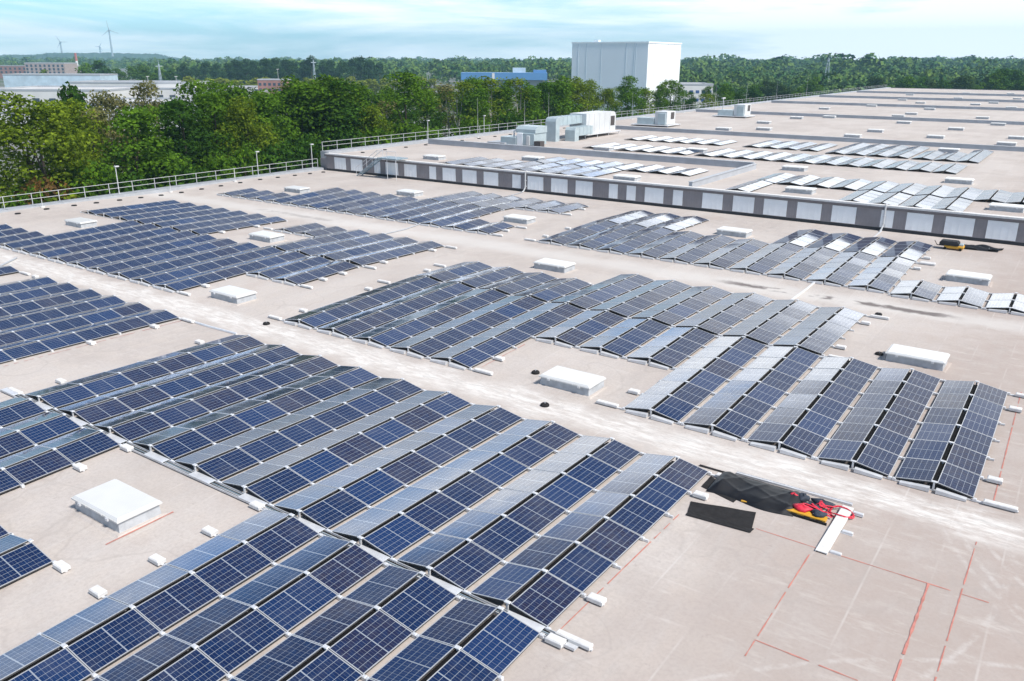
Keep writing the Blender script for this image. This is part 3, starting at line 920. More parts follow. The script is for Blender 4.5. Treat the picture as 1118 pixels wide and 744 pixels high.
# chalk-marked corners and black domes
SKU = [(78.8, 66.3, 'low white skylight on the raised roof behind the metal stairs'),
       (84.95, 55.9, 'low white skylight on the raised roof below the ducted units'),
       (76.4, 38.8, 'white skylight directly behind the striped cladding, beside the short upstand wall'),
       (100.8, 54.9, 'small white skylight in front of the big ducted unit'),
       (78.5, 21.9, 'white skylight behind the striped cladding, right of the short upstand wall'),
       (94.6, 27.3, 'white skylight right of the corner of the angled upstand wall'),
       (94.4, 10.8, 'white skylight between the second and third glaring panel lines at right'),
       (78.9, 5.2, 'white skylight at the right edge just behind the striped cladding'),
       (106.2, 43.8, 'white skylight left of the third glaring panel line'),
       (126.9, 16.4, 'white skylight notched into the long white panel rows')]
for (x, y, lb) in SKU:
    skylight(x, y, ZU, lb)
far_sk = [(142.3, 32.5), (148.5, 21.4), (142.2, 11.0), (154.7, 10.65), (155.05, 31.8), (168.3, 21.2), (142.7, 54.2), (147.1, 48.5), (162.7, 53.8),
          (180.3, 52.8), (187.7, 48.1), (179.8, 31.9), (185.9, 16.4), (200.5, 36.9), (205.3, 21.2), (211.2, 36.2), (219.8, 57.8), (234.7, 36.2),
          (241.6, 51.4), (255.6, 20.3), (268, 44), (268, 30), (285, 52), (282, 27), (310, 40), (318, 24), (330, 58), (360, 44), (365, 30)]
far_sk.sort()
for j, (x, y) in enumerate(far_sk):
    skylight(x, y, ZU, 'tiny white skylight on the bare far roof, %s going from near to far' % ordinal(j + 1))

# small roof fittings
def drain(x, y, z, label, kind):
    root = empty(kind, (x, y, z))
    q = MB()
    n = 14
    def ring(r, zz): return [(r * math.cos(2 * math.pi * i / n), r * math.sin(2 * math.pi * i / n), zz) for i in range(n)]
    rings = [ring(.19, -.02), ring(.19, .07), ring(.15, .11), ring(.05, .12)]
    b_ = len(q.v)
    for rg in rings: q.v += rg
    for a_ in range(3):
        for i in range(n):
            j = (i + 1) % n
            q.f.append((b_ + a_ * n + i, b_ + a_ * n + j, b_ + (a_ + 1) * n + j, b_ + (a_ + 1) * n + i)); q.mi.append(0)
    q.f.append(tuple(b_ + 3 * n + i for i in range(n))); q.mi.append(0)
    q.build('cap', M['rubber'], root)
    q = MB()
    q.tube([(0, 0, .10), (0, 0, .20)], .018, 6)
    q.build('stem', M['galv'], root)
    tag(root, label, 'roof fitting')
for (x, y, lb) in ((26.8, 16.9, 'black double drain cap in the walkway below the central skylight'),
                   (27.4, 35.2, 'black drain cap in the walkway above the nearest field'),
                   (29.6, 19.2, 'brown round vent cap beside the central skylight'),
                   (48.5, 8.4, 'small dark drain cap near the dark gutter stain'),
                   (70.9, 5.3, 'small dark drain cap at the foot of the striped cladding'),
                   (41.0, 6.8, 'black vent cap at the left corner of the right-hand skylight')):
    drain(x, y, zr(x), lb, 'drain_cap')
bx_ = [35.6, 38.2, 40.8, 43.0, 45.4, 47.7, 50.0, 52.4, 54.9, 57.4, 60.0, 62.8, 65.4, 68.0, 70.4, 72.6]
for j, x in enumerate(bx_):
    q = MB()
    q.tube([(0, 0, .0), (0, 0, .09)], .26, 12, .23)
    o = q.build('ballast_disc', M['rubber'], None, (x, 79.3, zr(x)))
    tag(o, 'round dark weight on the roof by the lower railing, %s from the left' % ordinal(j + 1), 'roof weight', 'dark round weights along the lower railing')
for j, x in enumerate(np.arange(79, 140, 4.2)):
    q = MB()
    q.tube([(0, 0, .0), (0, 0, .10)], .28, 12, .24)
    o = q.build('ballast_disc', M['rubber'], None, (float(x), 78.6, ZU))
    tag(o, 'round dark weight by the raised roof railing, %s from the stairs' % ordinal(j + 1), 'roof weight', 'dark round weights along the raised railing')

# ------------------------------------------------------------------ railings
def railing(x0, x1, n, z, label, lean=0.0):
    root = empty('railing', (x0, 82.0, z))
    Ln = x1 - x0
    for nm, zz in (('top_rail', 1.12), ('middle_rail', .60)):
        q = MB(); q.tube([(0, 0.06, zz), (Ln, 0.06, zz)], .026, 6)
        q.build(nm, M['railw'], root)
    q0 = MB()
    q0.box(-.025, .025, -.025, .025, 0, 1.12)
    q0.box(-.022, .022, -.75, -.025, .02, .06)
    me = q0.mesh('post', M['railw'])
    for i in range(n + 1):
        place('post', me, root, (Ln * i / n, 0, 0))
    tag(root, label, 'railing')
railing(5.0, 74.2, 27, .33, 'white two-rail safety railing along the low roof edge at left')
railing(75.2, 140.0, 25, ZU + .33, 'white railing on the raised roof edge from the stairs to the ducted units')
railing(140.2, 225.0, 34, ZU + .33, 'white railing along the raised roof beyond the ducted units')
railing(225.2, 410.0, 62, ZU + .33, 'distant white railing running to the far end of the raised roof')

def lamp_post(x, y, z, h, label):
    root = empty('lamp_post', (x, y, z))
    q = MB(); q.tube([(0, 0, 0), (0, 0, h)], .055, 7, .045); q.box(-.12, .12, -.12, .12, 0, .03)
    q.build('pole', M['railw'], root)
    q = MB(); q.cbox(-.10, .34, -.13, .13, h - .02, h + .10, .03)
    q.build('lamp_head', M['railw'], root)
    tag(root, label, 'lamp post', 'lamp posts on the roof edge')
lamp_post(47.2, 82.3, .33, 2.7, 'white lamp post at the railing, leftmost of the three on the low roof')
lamp_post(65.0, 82.3, .33, 2.7, 'white lamp post at the railing, middle one of the low roof')
lamp_post(73.6, 82.3, .33, 2.9, 'white lamp post beside the corner where the raised roof begins')
lamp_post(96.5, 82.3, ZU + .33, 2.6, 'white lamp post on the raised roof edge left of the ducted units')
lamp_post(110.5, 82.3, ZU + .33, 2.6, 'white lamp post on the raised roof edge right behind the cluster of ducts')
def rod(x, y, z, h, label):
    root = empty('lightning_rod', (x, y, z))
    q = MB(); q.tube([(0, 0, .1), (0, 0, h * .45)], .04, 6, .035); q.tube([(0, 0, h * .45), (0, 0, h)], .022, 6, .010)
    q.build('rod', M['railw'], root)
    q = MB(); q.tube([(0, 0, 0), (0, 0, .12)], .2, 10)
    q.build('foot', M['concrete'], root)
    tag(root, label, 'lightning rod', 'lightning rods on the roof')
for j, (x, h) in enumerate(((105.5, 6.0), (118.5, 5.2), (126, 6.2), (146, 5.0), (158, 5.5), (166, 5.5), (184, 6), (203, 6.5), (225, 6), (250, 6), (280, 7))):
    rod(x, 79.8, ZU, h, 'thin white lightning rod at the raised railing, %s from the left' % ordinal(j + 1))
for j, (x, h) in enumerate(((52.0, 1.7), (38.5, 1.6), (60.3, 1.6))):
    rod(x, 80.6, zr(x), h, 'short thin rod by the low railing, %s' % ('between the two left lamp posts', 'at far left', 'left of the middle lamp post')[j])

# ------------------------------------------------------------------ roof plant: stairs, drainpipes, ducted units
st = empty('metal_stairs', (73.2, 70.0, .05))
for nm, xx in (('stringer', -.45), ('stringer', .45)):
    q = MB(); q.tube([(xx, 3.6, .05), (xx, .0, 2.35)], .07, 4)
    q.build(nm, M['steelblue'], st)
for i in range(11):
    q = MB(); yy = 3.45 - i * .33; zz = .18 + i * .205
    q.box(-.42, .42, yy - .13, yy + .13, zz, zz + .03)
    q.build('tread', M['steelblue'], st)
q = MB(); q.box(-.5, 1.6, -3.0, 0, 2.35, 2.47); q.build('platform', M['steelblue'], st)
for (xx, yy) in ((-.45, -2.9), (-.45, -1.5)):
    q = MB(); q.tube([(xx, yy, 0), (xx, yy, 2.35)], .04, 6); q.build('leg', M['galv'], st)
for xx in (-.48, .48):
    q = MB()
    q.tube([(xx, 3.6, 1.05), (xx, 0, 3.3), (xx, -3.0 if xx < 0 else 0, 3.3)], .03, 6)
    q.tube([(xx, 3.6, .05), (xx, 3.6, 1.05)], .025, 6); q.tube([(xx, 1.8, 1.2), (xx, 1.8, 2.17)], .025, 6); q.tube([(xx, 0, 2.4), (xx, 0, 3.3)], .025, 6)
    if xx < 0: q.tube([(xx, -3, 2.4), (xx, -3, 3.3)], .025, 6); q.tube([(xx, -1.5, 2.4), (xx, -1.5, 3.3)], .025, 6)
    q.build('handrail', M['galv'], st)
tag(st, 'blue grey metal stairs with a landing climbing over the striped cladding', 'stairs')

def downpipe(y, label):
    root = empty('drainpipe', (UX - .15, y, 0.05))
    q = MB(); q.tube([(.3, 0, 2.2), (0, 0, 2.2), (0, 0, .5), (-.25, .06, .12), (-.45, .1, .06)], .075, 8)
    q.build('pipe', M['railw'], root)
    q = MB(); q.box(-.02, .16, -.11, .11, 1.2, 1.26); q.box(-.02, .16, -.11, .11, .6, .66)
    q.build('bracket', M['galv'], root)
    tag(root, label, 'drainpipe')
downpipe(49.9, 'white drainpipe running down the left part of the striped cladding')
downpipe(13.6, 'white drainpipe running down the right part of the striped cladding')
def conduit(pts, label, r=.05, mt='galv'):
    c = Vector(pts[0])
    q = MB(); q.tube([Vector(p) - c for p in pts], r, 6)
    root = q.build('conduit', M[mt], None, c)
    tag(root, label, 'pipe')
zc = lambda x, h=.06: zr(x) + h
conduit([(25.3, 39.6, .07), (25.25, 37.2, .06), (25.3, 35.0, .07)], 'silver cable duct lying between the left edge rows and the nearest field', .07)
conduit([(74.0, 13.6, zc(74)), (70, 13.45, zc(70)), (62.4, 13.4, zc(62.4)), (51.3, 13.35, zc(51.3)), (48.2, 13.3, zc(48.2))], 'pale pipe on the roof crossing the dark gutter stains', .07)
conduit([(73.6, 49.8, zc(73.6)), (62.4, 48.2, zc(62.4)), (51.3, 46.6, zc(51.3)), (44.2, 46.3, zc(44.2))], 'thin dark cable pipe crossing the second walkway at left centre', .05, 'coping')
conduit([(27.2, 62.0, zc(27.2)), (24.5, 59.6, zc(24.5)), (20.0, 58.5, zc(20))], 'grey pipe crossing the walkway at the left edge', .06, 'coping')

def unit_box(q, x0, x1, y0, y1, z0, z1): q.cbox(x0, x1, y0, y1, z0, z1, .06)
# unit with the big rectangular ducts
hv = empty('ventilation_unit', (115.5, 67.3, ZU))
q = MB()
q.box(-1.5, 10.0, -2.0, 1.6, .45, .58)
q.build('platform', M['galv'], hv)
for xx in (-1.3, 2.5, 6.2, 9.7):
    for yy in (-1.8, 1.4):
        g_ = MB(); g_.tube([(xx, yy, 0), (xx, yy, .45)], .06, 6); g_.build('leg', M['galv'], hv)
q = MB()
out = [(-1.0, .6), (8.6, .6), (8.6, 2.9)] + [(8.6 - .9 * (1 - math.cos(t_)), 2.9 + .8 * math.sin(t_)) for t_ in np.linspace(0.2, math.pi / 2, 6)] + [(-1.0, 3.7)]
q.prism(out, -1.7, 1.3)
q.build('casing', M['casing'], hv)
for i in range(5):
    g_ = MB(); g_.box(-.2 + i * 1.7, -.14 + i * 1.7, -1.715, -1.70, .62, 3.6); g_.build('casing_joint', M['coping'], hv)
q = MB(); q.box(6.9, 8.2, -1.73, -1.70, 1.5, 3.0)
for i in range(6): q.box(6.9, 8.2, -1.76, -1.73, 1.55 + i * .25, 1.63 + i * .25)
q.build('grille', M['grille'], hv)
q = MB()
q.prism([(-8.6, 0), (-7.5, 0), (-7.5, 2.3), (-1.0, 2.3), (-1.0, 3.5), (-8.0, 3.5), (-8.45, 3.3), (-8.6, 2.9)], -.9, .9)
for i in range(5): q.box(-6.6 + i * 1.3, -6.54 + i * 1.3, -.93, .93, 2.27, 3.53)
q.build('upper_duct', M['duct'], hv)
q = MB()
q.prism([(-6.4, 0), (-5.2, 0), (-5.2, .75), (-1.0, .75), (-1.0, 2.0), (-6.1, 2.0), (-6.4, 1.6)], -2.9, -1.2)
for i in range(4): q.box(-5.0 + i * 1.1, -4.94 + i * 1.1, -2.93, -1.17, .72, 2.03)
q.build('lower_duct', M['duct'], hv)
tag(hv, 'big white rounded ventilation unit with two blue grey elbow ducts on the raised roof', 'ventilation unit')

hv = empty('ventilation_unit', (98.5, 66.5, ZU))
q = MB(); unit_box(q, -.8, 2.4, -2.3, -.4, .3, 1.9); q.build('casing', M['duct'], hv)
q = MB(); q.prism([(-.6, 1.9), (2.4, 1.9), (2.4, 2.8), (0, 2.8), (-.6, 2.4)], -2.4, .9); q.build('hood', M['duct'], hv)
q = MB(); unit_box(q, -.85, .2, -.4, .5, .25, 1.9); q.build('door', M['wpanel'], hv)
q = MB(); unit_box(q, -.9, -.6, -1.6, -1.1, .3, 1.6); q.build('panel', M['white'], hv)
q = MB(); unit_box(q, -1.0, 1.4, .6, 3.2, .2, 1.3); q.build('side_box', M['duct'], hv)
q = MB(); q.box(-1.5, 1.4, 2.2, 5.2, .1, .5); q.build('low_duct', M['coping'], hv)
q = MB(); q.box(-.9, .2, -3.4, -2.4, .15, .9); q.build('motor', M['grille'], hv)
q = MB(); q.tube([(0, 1.6, 1.3), (0, 1.6, 2.0), (0, 1.2, 2.25)], .12, 8); q.build('vent_pipe', M['galv'], hv)
tag(hv, 'cluster of blue grey ventilation boxes with a white door, left of the big ducts', 'ventilation unit')
for (x, y, lb) in ((144.0, 67.6, 'compact white ventilation box with a dark grille, below the tall white block'),
                   (177.2, 65.0, 'smallest white ventilation box, on a platform beside a pale mast')):
    hv = empty('ventilation_unit', (x, y, ZU))
    q = MB(); unit_box(q, -.5, 3.2, -2.2, .2, .4, 2.7); q.build('casing', M['casing'], hv)
    q = MB(); q.box(1.2, 2.6, -2.24, -2.2, 1.3, 2.5); q.build('grille', M['grille'], hv)
    q = MB(); unit_box(q, -.8, -.5, -2.0, -.6, .4, 2.4); q.build('door', M['duct'], hv)
    q = MB(); unit_box(q, -.8, 1.8, .3, 3.6, .35, 1.5); q.build('side_box', M['duct'], hv)
    q = MB(); q.box(-1.6, 4.2, -3.0, 4.5, .22, .34); q.build('platform', M['galv'], hv)
    for xx in (-1.4, 4.0):
        for yy in (-2.8, 4.3):
            g_ = MB(); g_.tube([(xx, yy, 0), (xx, yy, .22)], .06, 6); g_.build('leg', M['galv'], hv)
    tag(hv, lb, 'ventilation unit')

# ------------------------------------------------------------------ work site on the near roof
CHALK_Z = [.006]
def chalk(x0, y0, x1, y1, w=.05):
    CHALK_Z[0] += .0011
    q = MB()
    d = Vector((x1 - x0, y1 - y0, 0)); nn = Vector((-d.y, d.x, 0)).normalized()
    n = max(2, int(d.length / .22))
    segs = []
    for i in range(n + 1):
        f_ = i / n
        c = Vector((x0, y0, 0)) + d * f_
        ww = w * rnd.uniform(.35, 1.0)
        c.z = zr(c.x) + CHALK_Z[0]
        segs.append((c + nn * ww * .5, c - nn * ww * .5))
    for i in range(n):
        if rnd.random() < .17: continue
        q.face(segs[i][1], segs[i + 1][1], segs[i + 1][0], segs[i][0])
    o = q.build('chalk_marking', M['chalk'])
    tag(o, kind='structure')
for a_ in ((22.4, 6.4, 22.38, 4.6), (22.38, 4.0, 22.38, .1), (21.9, 4.65, 16.5, 4.63), (17.22, 4.65, 17.2, 2.0), (25.6, .76, 17.5, .77),
           (28.6, .62, 39.4, .72), (14.5, 8.72, 22.0, 8.66), (28.4, 21.7, 32.5, 21.75), (25.2, 39.4, 14.0, 39.3)):
    chalk(*a_)
chalk(22.37, 1.56, 15.0, 1.53, .09)
chalk(10.4, 21.65, 12.6, 21.6, .08)

# sheets of black rubber matting
def sheet(name, pts, z, label, cat, mt, amp=.015, group=None, thick=.012):
    """a cut sheet over four corner points, slightly wavy, with thickness"""
    a_, b_, c_, d_ = [Vector((p[0], p[1], 0)) for p in pts]
    q = MB(); n1, n2 = 14, 7
    base = (a_ + b_ + c_ + d_) / 4
    idx = {}
    for lay in (0, 1):
        for i in range(n1 + 1):
            for j in range(n2 + 1):
                u, v = i / n1, j / n2
                p = (a_ * (1 - u) + b_ * u) * (1 - v) + (d_ * (1 - u) + c_ * u) * v
                zz = amp * (.5 + .5 * math.sin(u * 9.1 + v * 3) * math.sin(v * 7 + u * 2))
                idx[lay, i, j] = len(q.v)
                q.v.append((p.x - base.x, p.y - base.y, zz + (thick if lay else 0)))
    for i in range(n1):
        for j in range(n2):
            q.f.append((idx[1, i, j], idx[1, i + 1, j], idx[1, i + 1, j + 1], idx[1, i, j + 1])); q.mi.append(0)
    rim = [(i, 0) for i in range(n1)] + [(n1, j) for j in range(n2)] + [(i, n2) for i in range(n1, 0, -1)] + [(0, j) for j in range(n2, 0, -1)]
    for k_ in range(len(rim)):
        a2, b2 = rim[k_], rim[(k_ + 1) % len(rim)]
        q.f.append((idx[0, a2[0], a2[1]], idx[0, b2[0], b2[1]], idx[1, b2[0], b2[1]], idx[1, a2[0], a2[1]])); q.mi.append(0)
    o = q.build(name, mt, None, (base.x, base.y, z + .004))
    tag(o, label, cat, group)
    return o
sheet('rubber_mat', [(22.11, 8.52), (22.09, 6.45), (23.32, 6.72), (22.77, 8.69)], zr(22.5), 'black rubber mat lying alone on the bare roof below the tarpaulin', 'mat', M['rubber'])
sheet('rubber_mat', [(21.85, 8.47), (22.02, 6.45), (22.30, 6.43), (22.15, 8.50)], zr(22.1) + .016, 'narrow black rubber strip along the near edge of the lone mat', 'mat', M['rubber'])
sheet('rubber_mat', [(23.95, 8.82), (23.55, 7.55), (24.0, 7.50), (24.85, 8.84)], zr(24), 'black rubber mat sticking out from under the tarpaulin heap', 'mat', M['rubber'])
# the heap under the black tarpaulin
def tarp_heap():
    nx, ny = 64, 30
    x0, x1, y0, y1 = 23.72, 25.35, 8.58, 5.70
    q = MB()
    R2 = random.Random(3)
    for i in range(nx + 1):
        for j in range(ny + 1):
            u, v = i / nx, j / ny
            y = y0 + (y1 - y0) * u
            x = x0 + (x1 - x0) * v + .10 * math.sin(u * 7) * (1 - v)
            e_ = min(1, min(u, 1 - u) * 9) * min(1, min(v, 1 - v) * 4.5)
            hgt = .25 + .035 * math.sin(u * 13 + v * 1.5) + .03 * math.sin(u * 7.5 + 1) - .05 * u - .10 * abs(v - .60) + .028 * (1 - abs(math.sin(u * 11 - v * 4))) ** 3 + .02 * (1 - abs(math.sin(u * 5 + v * 7))) ** 4
            z = hgt * e_ ** .45 + R2.uniform(-.002, .002)
            q.v.append((x - 24.5, y - 7.1, max(z, .004)))
    for i in range(nx):
        for j in range(ny):
            a_ = i * (ny + 1) + j
            q.f.append((a_, a_ + 1, a_ + ny + 2, a_ + ny + 1)); q.mi.append(0)
    o = q.build('tarpaulin', M['tarp'], None, (24.5, 7.1, zr(24.5) + .02), smooth=True)
    tag(o, 'crumpled black tarpaulin covering a heap beside the end of the nearest field', 'tarpaulin')
tarp_heap()
sheet('rubber_strip', [(25.36, 9.5), (25.40, 6.2), (25.50, 6.2), (25.50, 9.5)], zr(25.4), 'thin black strip along the walkway side of the tarpaulin', 'strip', M['rubber'])
# rails and the white tray
def profile(name, x0, y0, x1, y1, w, h, z, label, cat, mt, group=None):
    L_ = math.hypot(x1 - x0, y1 - y0)
    q = MB()
    q.box(0, L_, -w / 2, w / 2, 0, .012); q.box(0, L_, -w / 2, -w / 2 + .012, .012, h); q.box(0, L_, w / 2 - .012, w / 2, .012, h)
    q.box(0, L_, -w / 2 + .012, w / 2 - .012, h - .03, h - .018)
    o = q.build(name, mt, None, (x0, y0, z), (0, 0, math.atan2(y1 - y0, x1 - x0)))
    tag(o, label, cat, group)
    return o
profile('metal_rail', 25.60, 8.2, 25.66, 4.35, .12, .07, zr(25.6) + .008, 'long silver mounting rail along the walkway side of the tools', 'rail', M['galv'])
tr = empty('mounting_tray', (23.75, 4.40, zr(23.75)))
q = MB(); q.cbox(-1.58, 1.55, -.17, .17, .07, .10, .01); q.box(-1.58, 1.55, -.17, -.15, .03, .07); q.box(-1.58, 1.55, .15, .17, .03, .07)
q.build('tray', M['concrete'], tr)
for xx in (-1.35, .0, 1.33):
    q = MB(); q.cbox(xx - .07, xx + .07, -.52, .22, .004, .028, .006); q.cbox(xx - .06, xx + .06, -.52, -.20, .028, .10, .02)
    q.build('rail_foot', M['galv'], tr)
tag(tr, 'white mounting tray on three silver rail feet, next to the red harness', 'mounting tray')
# yellow carrier beam with its black edge, yellow lath
yb = empty('carrier_beam', (24.05, 5.35, zr(24)))
q = MB(); q.box(-.15, .15, -.60, .60, .03, .13); q.build('beam', M['yellow'], yb)
q = MB(); q.box(-.20, -.152, -.66, .66, .004, .08); q.build('base_plate', M['rubber'], yb)
for yy in (-.42, -.05, .35):
    q = MB(); q.box(-.162, -.15, yy - .09, yy + .09, .06, .10); q.build('slot', M['rubber'], yb)
tag(yb, 'yellow lifting beam with dark slots lying under the red harness bag', 'lifting beam')
q = MB(); q.cbox(-.03, .03, -.42, .42, 0, .05, .01)
tag(q.build('wooden_lath', M['yellow'], None, (23.78, 6.95, zr(23.8) + .02), (0, 0, .04)), 'thin yellow lath at the near edge of the tarpaulin', 'lath')
# bags and straps
def lump(name, c, r, mt, label, cat, seed, group=None):
    R2 = random.Random(seed); q = MB(); n, mrow = 12, 6
    for a_ in range(mrow + 1):
        ph = math.pi * a_ / mrow
        for b_ in range(n):
            th = 2 * math.pi * b_ / n
            k_ = 1 + .28 * math.sin(3 * th + seed) * math.sin(2 * ph + seed) + R2.uniform(-.12, .12)
            q.v.append((r[0] * k_ * math.sin(ph) * math.cos(th), r[1] * k_ * math.sin(ph) * math.sin(th), max(0, r[2] * (.55 + .6 * math.cos(ph) * k_))))
    for a_ in range(mrow):
        for b_ in range(n):
            c2 = (b_ + 1) % n
            q.f.append((a_ * n + b_, (a_ + 1) * n + b_, (a_ + 1) * n + c2, a_ * n + c2)); q.mi.append(0)
    o = q.build(name, mt, None, (c[0], c[1], c[2]), smooth=True)
    tag(o, label, cat, group)
    return o
zb = zr(24.5)
lump('tool_bag', (24.22, 5.55, zb + .10), (.20, .30, .16), M['red'], 'red tool bag on the yellow beam next to the tarpaulin', 'bag', 1)
lump('tool_bag', (24.15, 5.02, zb + .10), (.16, .22, .16), M['bag'], 'dark blue tool bag on the right end of the yellow beam', 'bag', 2)
lump('tool_bag', (24.55, 5.35, zb), (.18, .26, .22), M['bag'], 'dark bag in the middle of the red straps', 'bag', 5)
lump('tool_bag', (25.0, 5.75, zb), (.22, .20, .22), M['bag'], 'dark cloth bag nearest the far end of the tarpaulin', 'bag', 8)
lump('tool_bag', (25.05, 5.15, zb), (.20, .34, .18), M['bag'], 'dark bag leaning along the silver rail', 'bag', 11)
lump('tool_bag', (24.85, 6.02, zb), (.12, .16, .24), M['red'], 'small red pouch at the end of the tarpaulin', 'bag', 14)
hs = empty('safety_harness', (24.6, 5.1, zb))
for seed in range(7):
    R2 = random.Random(40 + seed); q = MB()
    p0 = Vector((R2.uniform(-.4, .4), R2.uniform(-.3, .7), R2.uniform(.10, .30)))
    c1 = Vector((R2.uniform(-.4, .5), R2.uniform(-.3, .6), R2.uniform(.15, .40)))
    p1 = Vector((R2.uniform(-.35, .5), R2.uniform(-.45, .3), R2.uniform(.05, .2)))
    pts = [p0 * (1 - t_) ** 2 + c1 * 2 * t_ * (1 - t_) + p1 * t_ * t_ for t_ in np.linspace(0, 1, 12)]
    for a2, b2 in zip(pts, pts[1:]):
        d_ = (b2 - a2); s_ = d_.cross(Vector((0, 0, 1))); s_ = s_.normalized() * .035 if s_.length > 1e-4 else Vector((.022, 0, 0))
        up_ = Vector((0, 0, .006))
        q.face(a2 - s_, b2 - s_, b2 + s_, a2 + s_); q.face(a2 - s_ + up_, a2 + s_ + up_, b2 + s_ + up_, b2 - s_ + up_)
    q.build('strap', M['red'], hs)
q = MB(); q.tube([(.25 + .36 * math.cos(t_), -.62 + .34 * math.sin(t_), .07 + .04 * math.sin(2 * t_)) for t_ in np.linspace(0, 2 * math.pi, 22)], .022, 6); q.build('rope_loop', M['red'], hs)
q = MB(); q.tube([(.20 + .28 * math.cos(t_), -.60 + .40 * math.sin(t_), .10 + .05 * math.cos(2 * t_)) for t_ in np.linspace(0, 2 * math.pi, 22)], .020, 6); q.build('rope_loop', M['red'], hs)
tag(hs, 'tangled red safety harness straps and rope loops beside the white tray', 'harness')
q = MB(); q.tube([(0, 0, .03), (.10, -.18, .04), (.02, -.40, .03), (-.04, -.55, .03)], .03, 6)
tag(q.build('red_strap', M['red'], None, (23.80, 6.62, zr(23.8))), 'short red strap end at the near corner of the tarpaulin', 'strap')

# yellow cart by the striped cladding
ct = empty('cart', (69.6, 7.6, zr(69.6)))
q = MB(); q.cbox(-.45, .45, -.75, .55, .14, .34, .05); q.build('body', M['yellow'], ct)
q = MB(); q.cbox(-.48, .48, -.4, .9, .345, .66, .12); q.build('load', M['tarp'], ct)
q = MB(); q.cbox(-.25, .25, -.70, -.42, .345, .5, .05); q.build('battery_box', M['duct'], ct)
for xx in (-.45, .45):
    for yy in (-.7, .6):
        q = MB(); q.tube([(xx - .05, yy * .8, .11), (xx + .05, yy * .8, .11)], .11, 10); q.build('wheel', M['rubber'], ct)
q = MB(); q.box(-.04, .04, .56, 1.1, .2, .25); q.tube([(0, 1.1, .23), (0, 1.3, .55)], .025, 6); q.build('handle', M['rubber'], ct)
tag(ct, 'small yellow and black cart near the striped cladding at right', 'cart')
sheet('tarpaulin', [(70.2, 6.9), (70.4, 4.6), (71.9, 4.4), (71.9, 7.3)], zr(71.5) + .004, 'black tarpaulin spread out behind the yellow cart', 'tarpaulin', M['tarp'], .22)

# ------------------------------------------------------------------ trees
def leaf_cloud(rs, blobs, per, size, flat=.75):
    """leaf-sized quads spread over the shells of many blobs; returns verts, faces"""
    V = []; n_tot = 0
    for (c, rad) in blobs:
        n = max(6, int(per * rad * rad))
        d = rs.normal(size=(n, 3)); d /= np.linalg.norm(d, axis=1)[:, None]
        d[:, 2] = np.where((d[:, 2] < -.2) & (rs.random(n) < .5), -d[:, 2], d[:, 2])
        rr = rad * rs.uniform(.55, 1.08, n)[:, None]
        p = np.array(c) + d * rr * np.array([1, 1, flat])
        nn = d * .8 + rs.normal(size=(n, 3)) * .55 + np.array([0, 0, .35]); nn /= np.linalg.norm(nn, axis=1)[:, None]
        a_ = np.cross(nn, rs.normal(size=(n, 3))); a_ /= np.linalg.norm(a_, axis=1)[:, None]
        b_ = np.cross(nn, a_)
        s1 = size * rs.uniform(.6, 1.3, n)[:, None]; s2 = s1 * rs.uniform(.45, .8, n)[:, None]
        V.append(np.stack([p - a_ * s1, p - b_ * s2, p + a_ * s1, p + b_ * s2], 1).reshape(-1, 3))
        n_tot += n
    V = np.concatenate(V)
    return V, n_tot
def quads_mesh(name, V, n, mt):
    me = bpy.data.meshes.new(name)
    me.vertices.add(len(V)); me.vertices.foreach_set('co', V.astype(np.float32).ravel())
    me.loops.add(4 * n); me.loops.foreach_set('vertex_index', np.arange(4 * n, dtype=np.int32))
    me.polygons.add(n); me.polygons.foreach_set('loop_start', np.arange(0, 4 * n, 4, dtype=np.int32))
    me.polygons.foreach_set('loop_total', np.full(n, 4, dtype=np.int32))
    me.materials.append(mt)
    me.update(calc_edges=True)
    return me
def make_kind(seed, hgt, rad, low, nblob, per, size, brad, bark, top_pow=.8, limbs=7, tr=.22):
    rs = np.random.RandomState(seed)
    blobs = []
    for i in range(nblob):
        t_ = rs.uniform(0, 1)
        z = low + (hgt - low - brad * .6) * t_
        env = rad * (math.sin(math.pi * min(1, .18 + .80 * t_ ** top_pow)) ** .7)
        an = rs.uniform(0, 2 * math.pi); r_ = env * math.sqrt(rs.uniform(.05, 1))
        blobs.append(((r_ * math.cos(an), r_ * math.sin(an), z), brad * rs.uniform(.6, 1.25)))
    V, n = leaf_cloud(rs, blobs, per, size)
    crown = quads_mesh('crown', V, n, M['leaf'])
    q = MB()
    lean = (rs.uniform(-.5, .5), rs.uniform(-.5, .5))
    q.tube([(0, 0, 0), (lean[0] * .4, lean[1] * .4, hgt * .3), (lean[0], lean[1], hgt * .62), (lean[0] * 1.2, lean[1] * 1.2, hgt * .88)], tr, 7, .05)
    for i in range(limbs):
        c, b_ = blobs[i * max(1, nblob // limbs) % nblob]
        z0 = max(low * .6, min(c[2] * .72, hgt * .6))
        s_ = Vector((lean[0] * z0 / hgt * 1.4, lean[1] * z0 / hgt * 1.4, z0))
        e_ = Vector(c)
        q.tube([s_, s_.lerp(e_, .5) + Vector((0, 0, -.4)), e_], tr * .42, 5, .03)
    trunk = q.mesh('trunk', bark, True)
    return crown, trunk, hgt
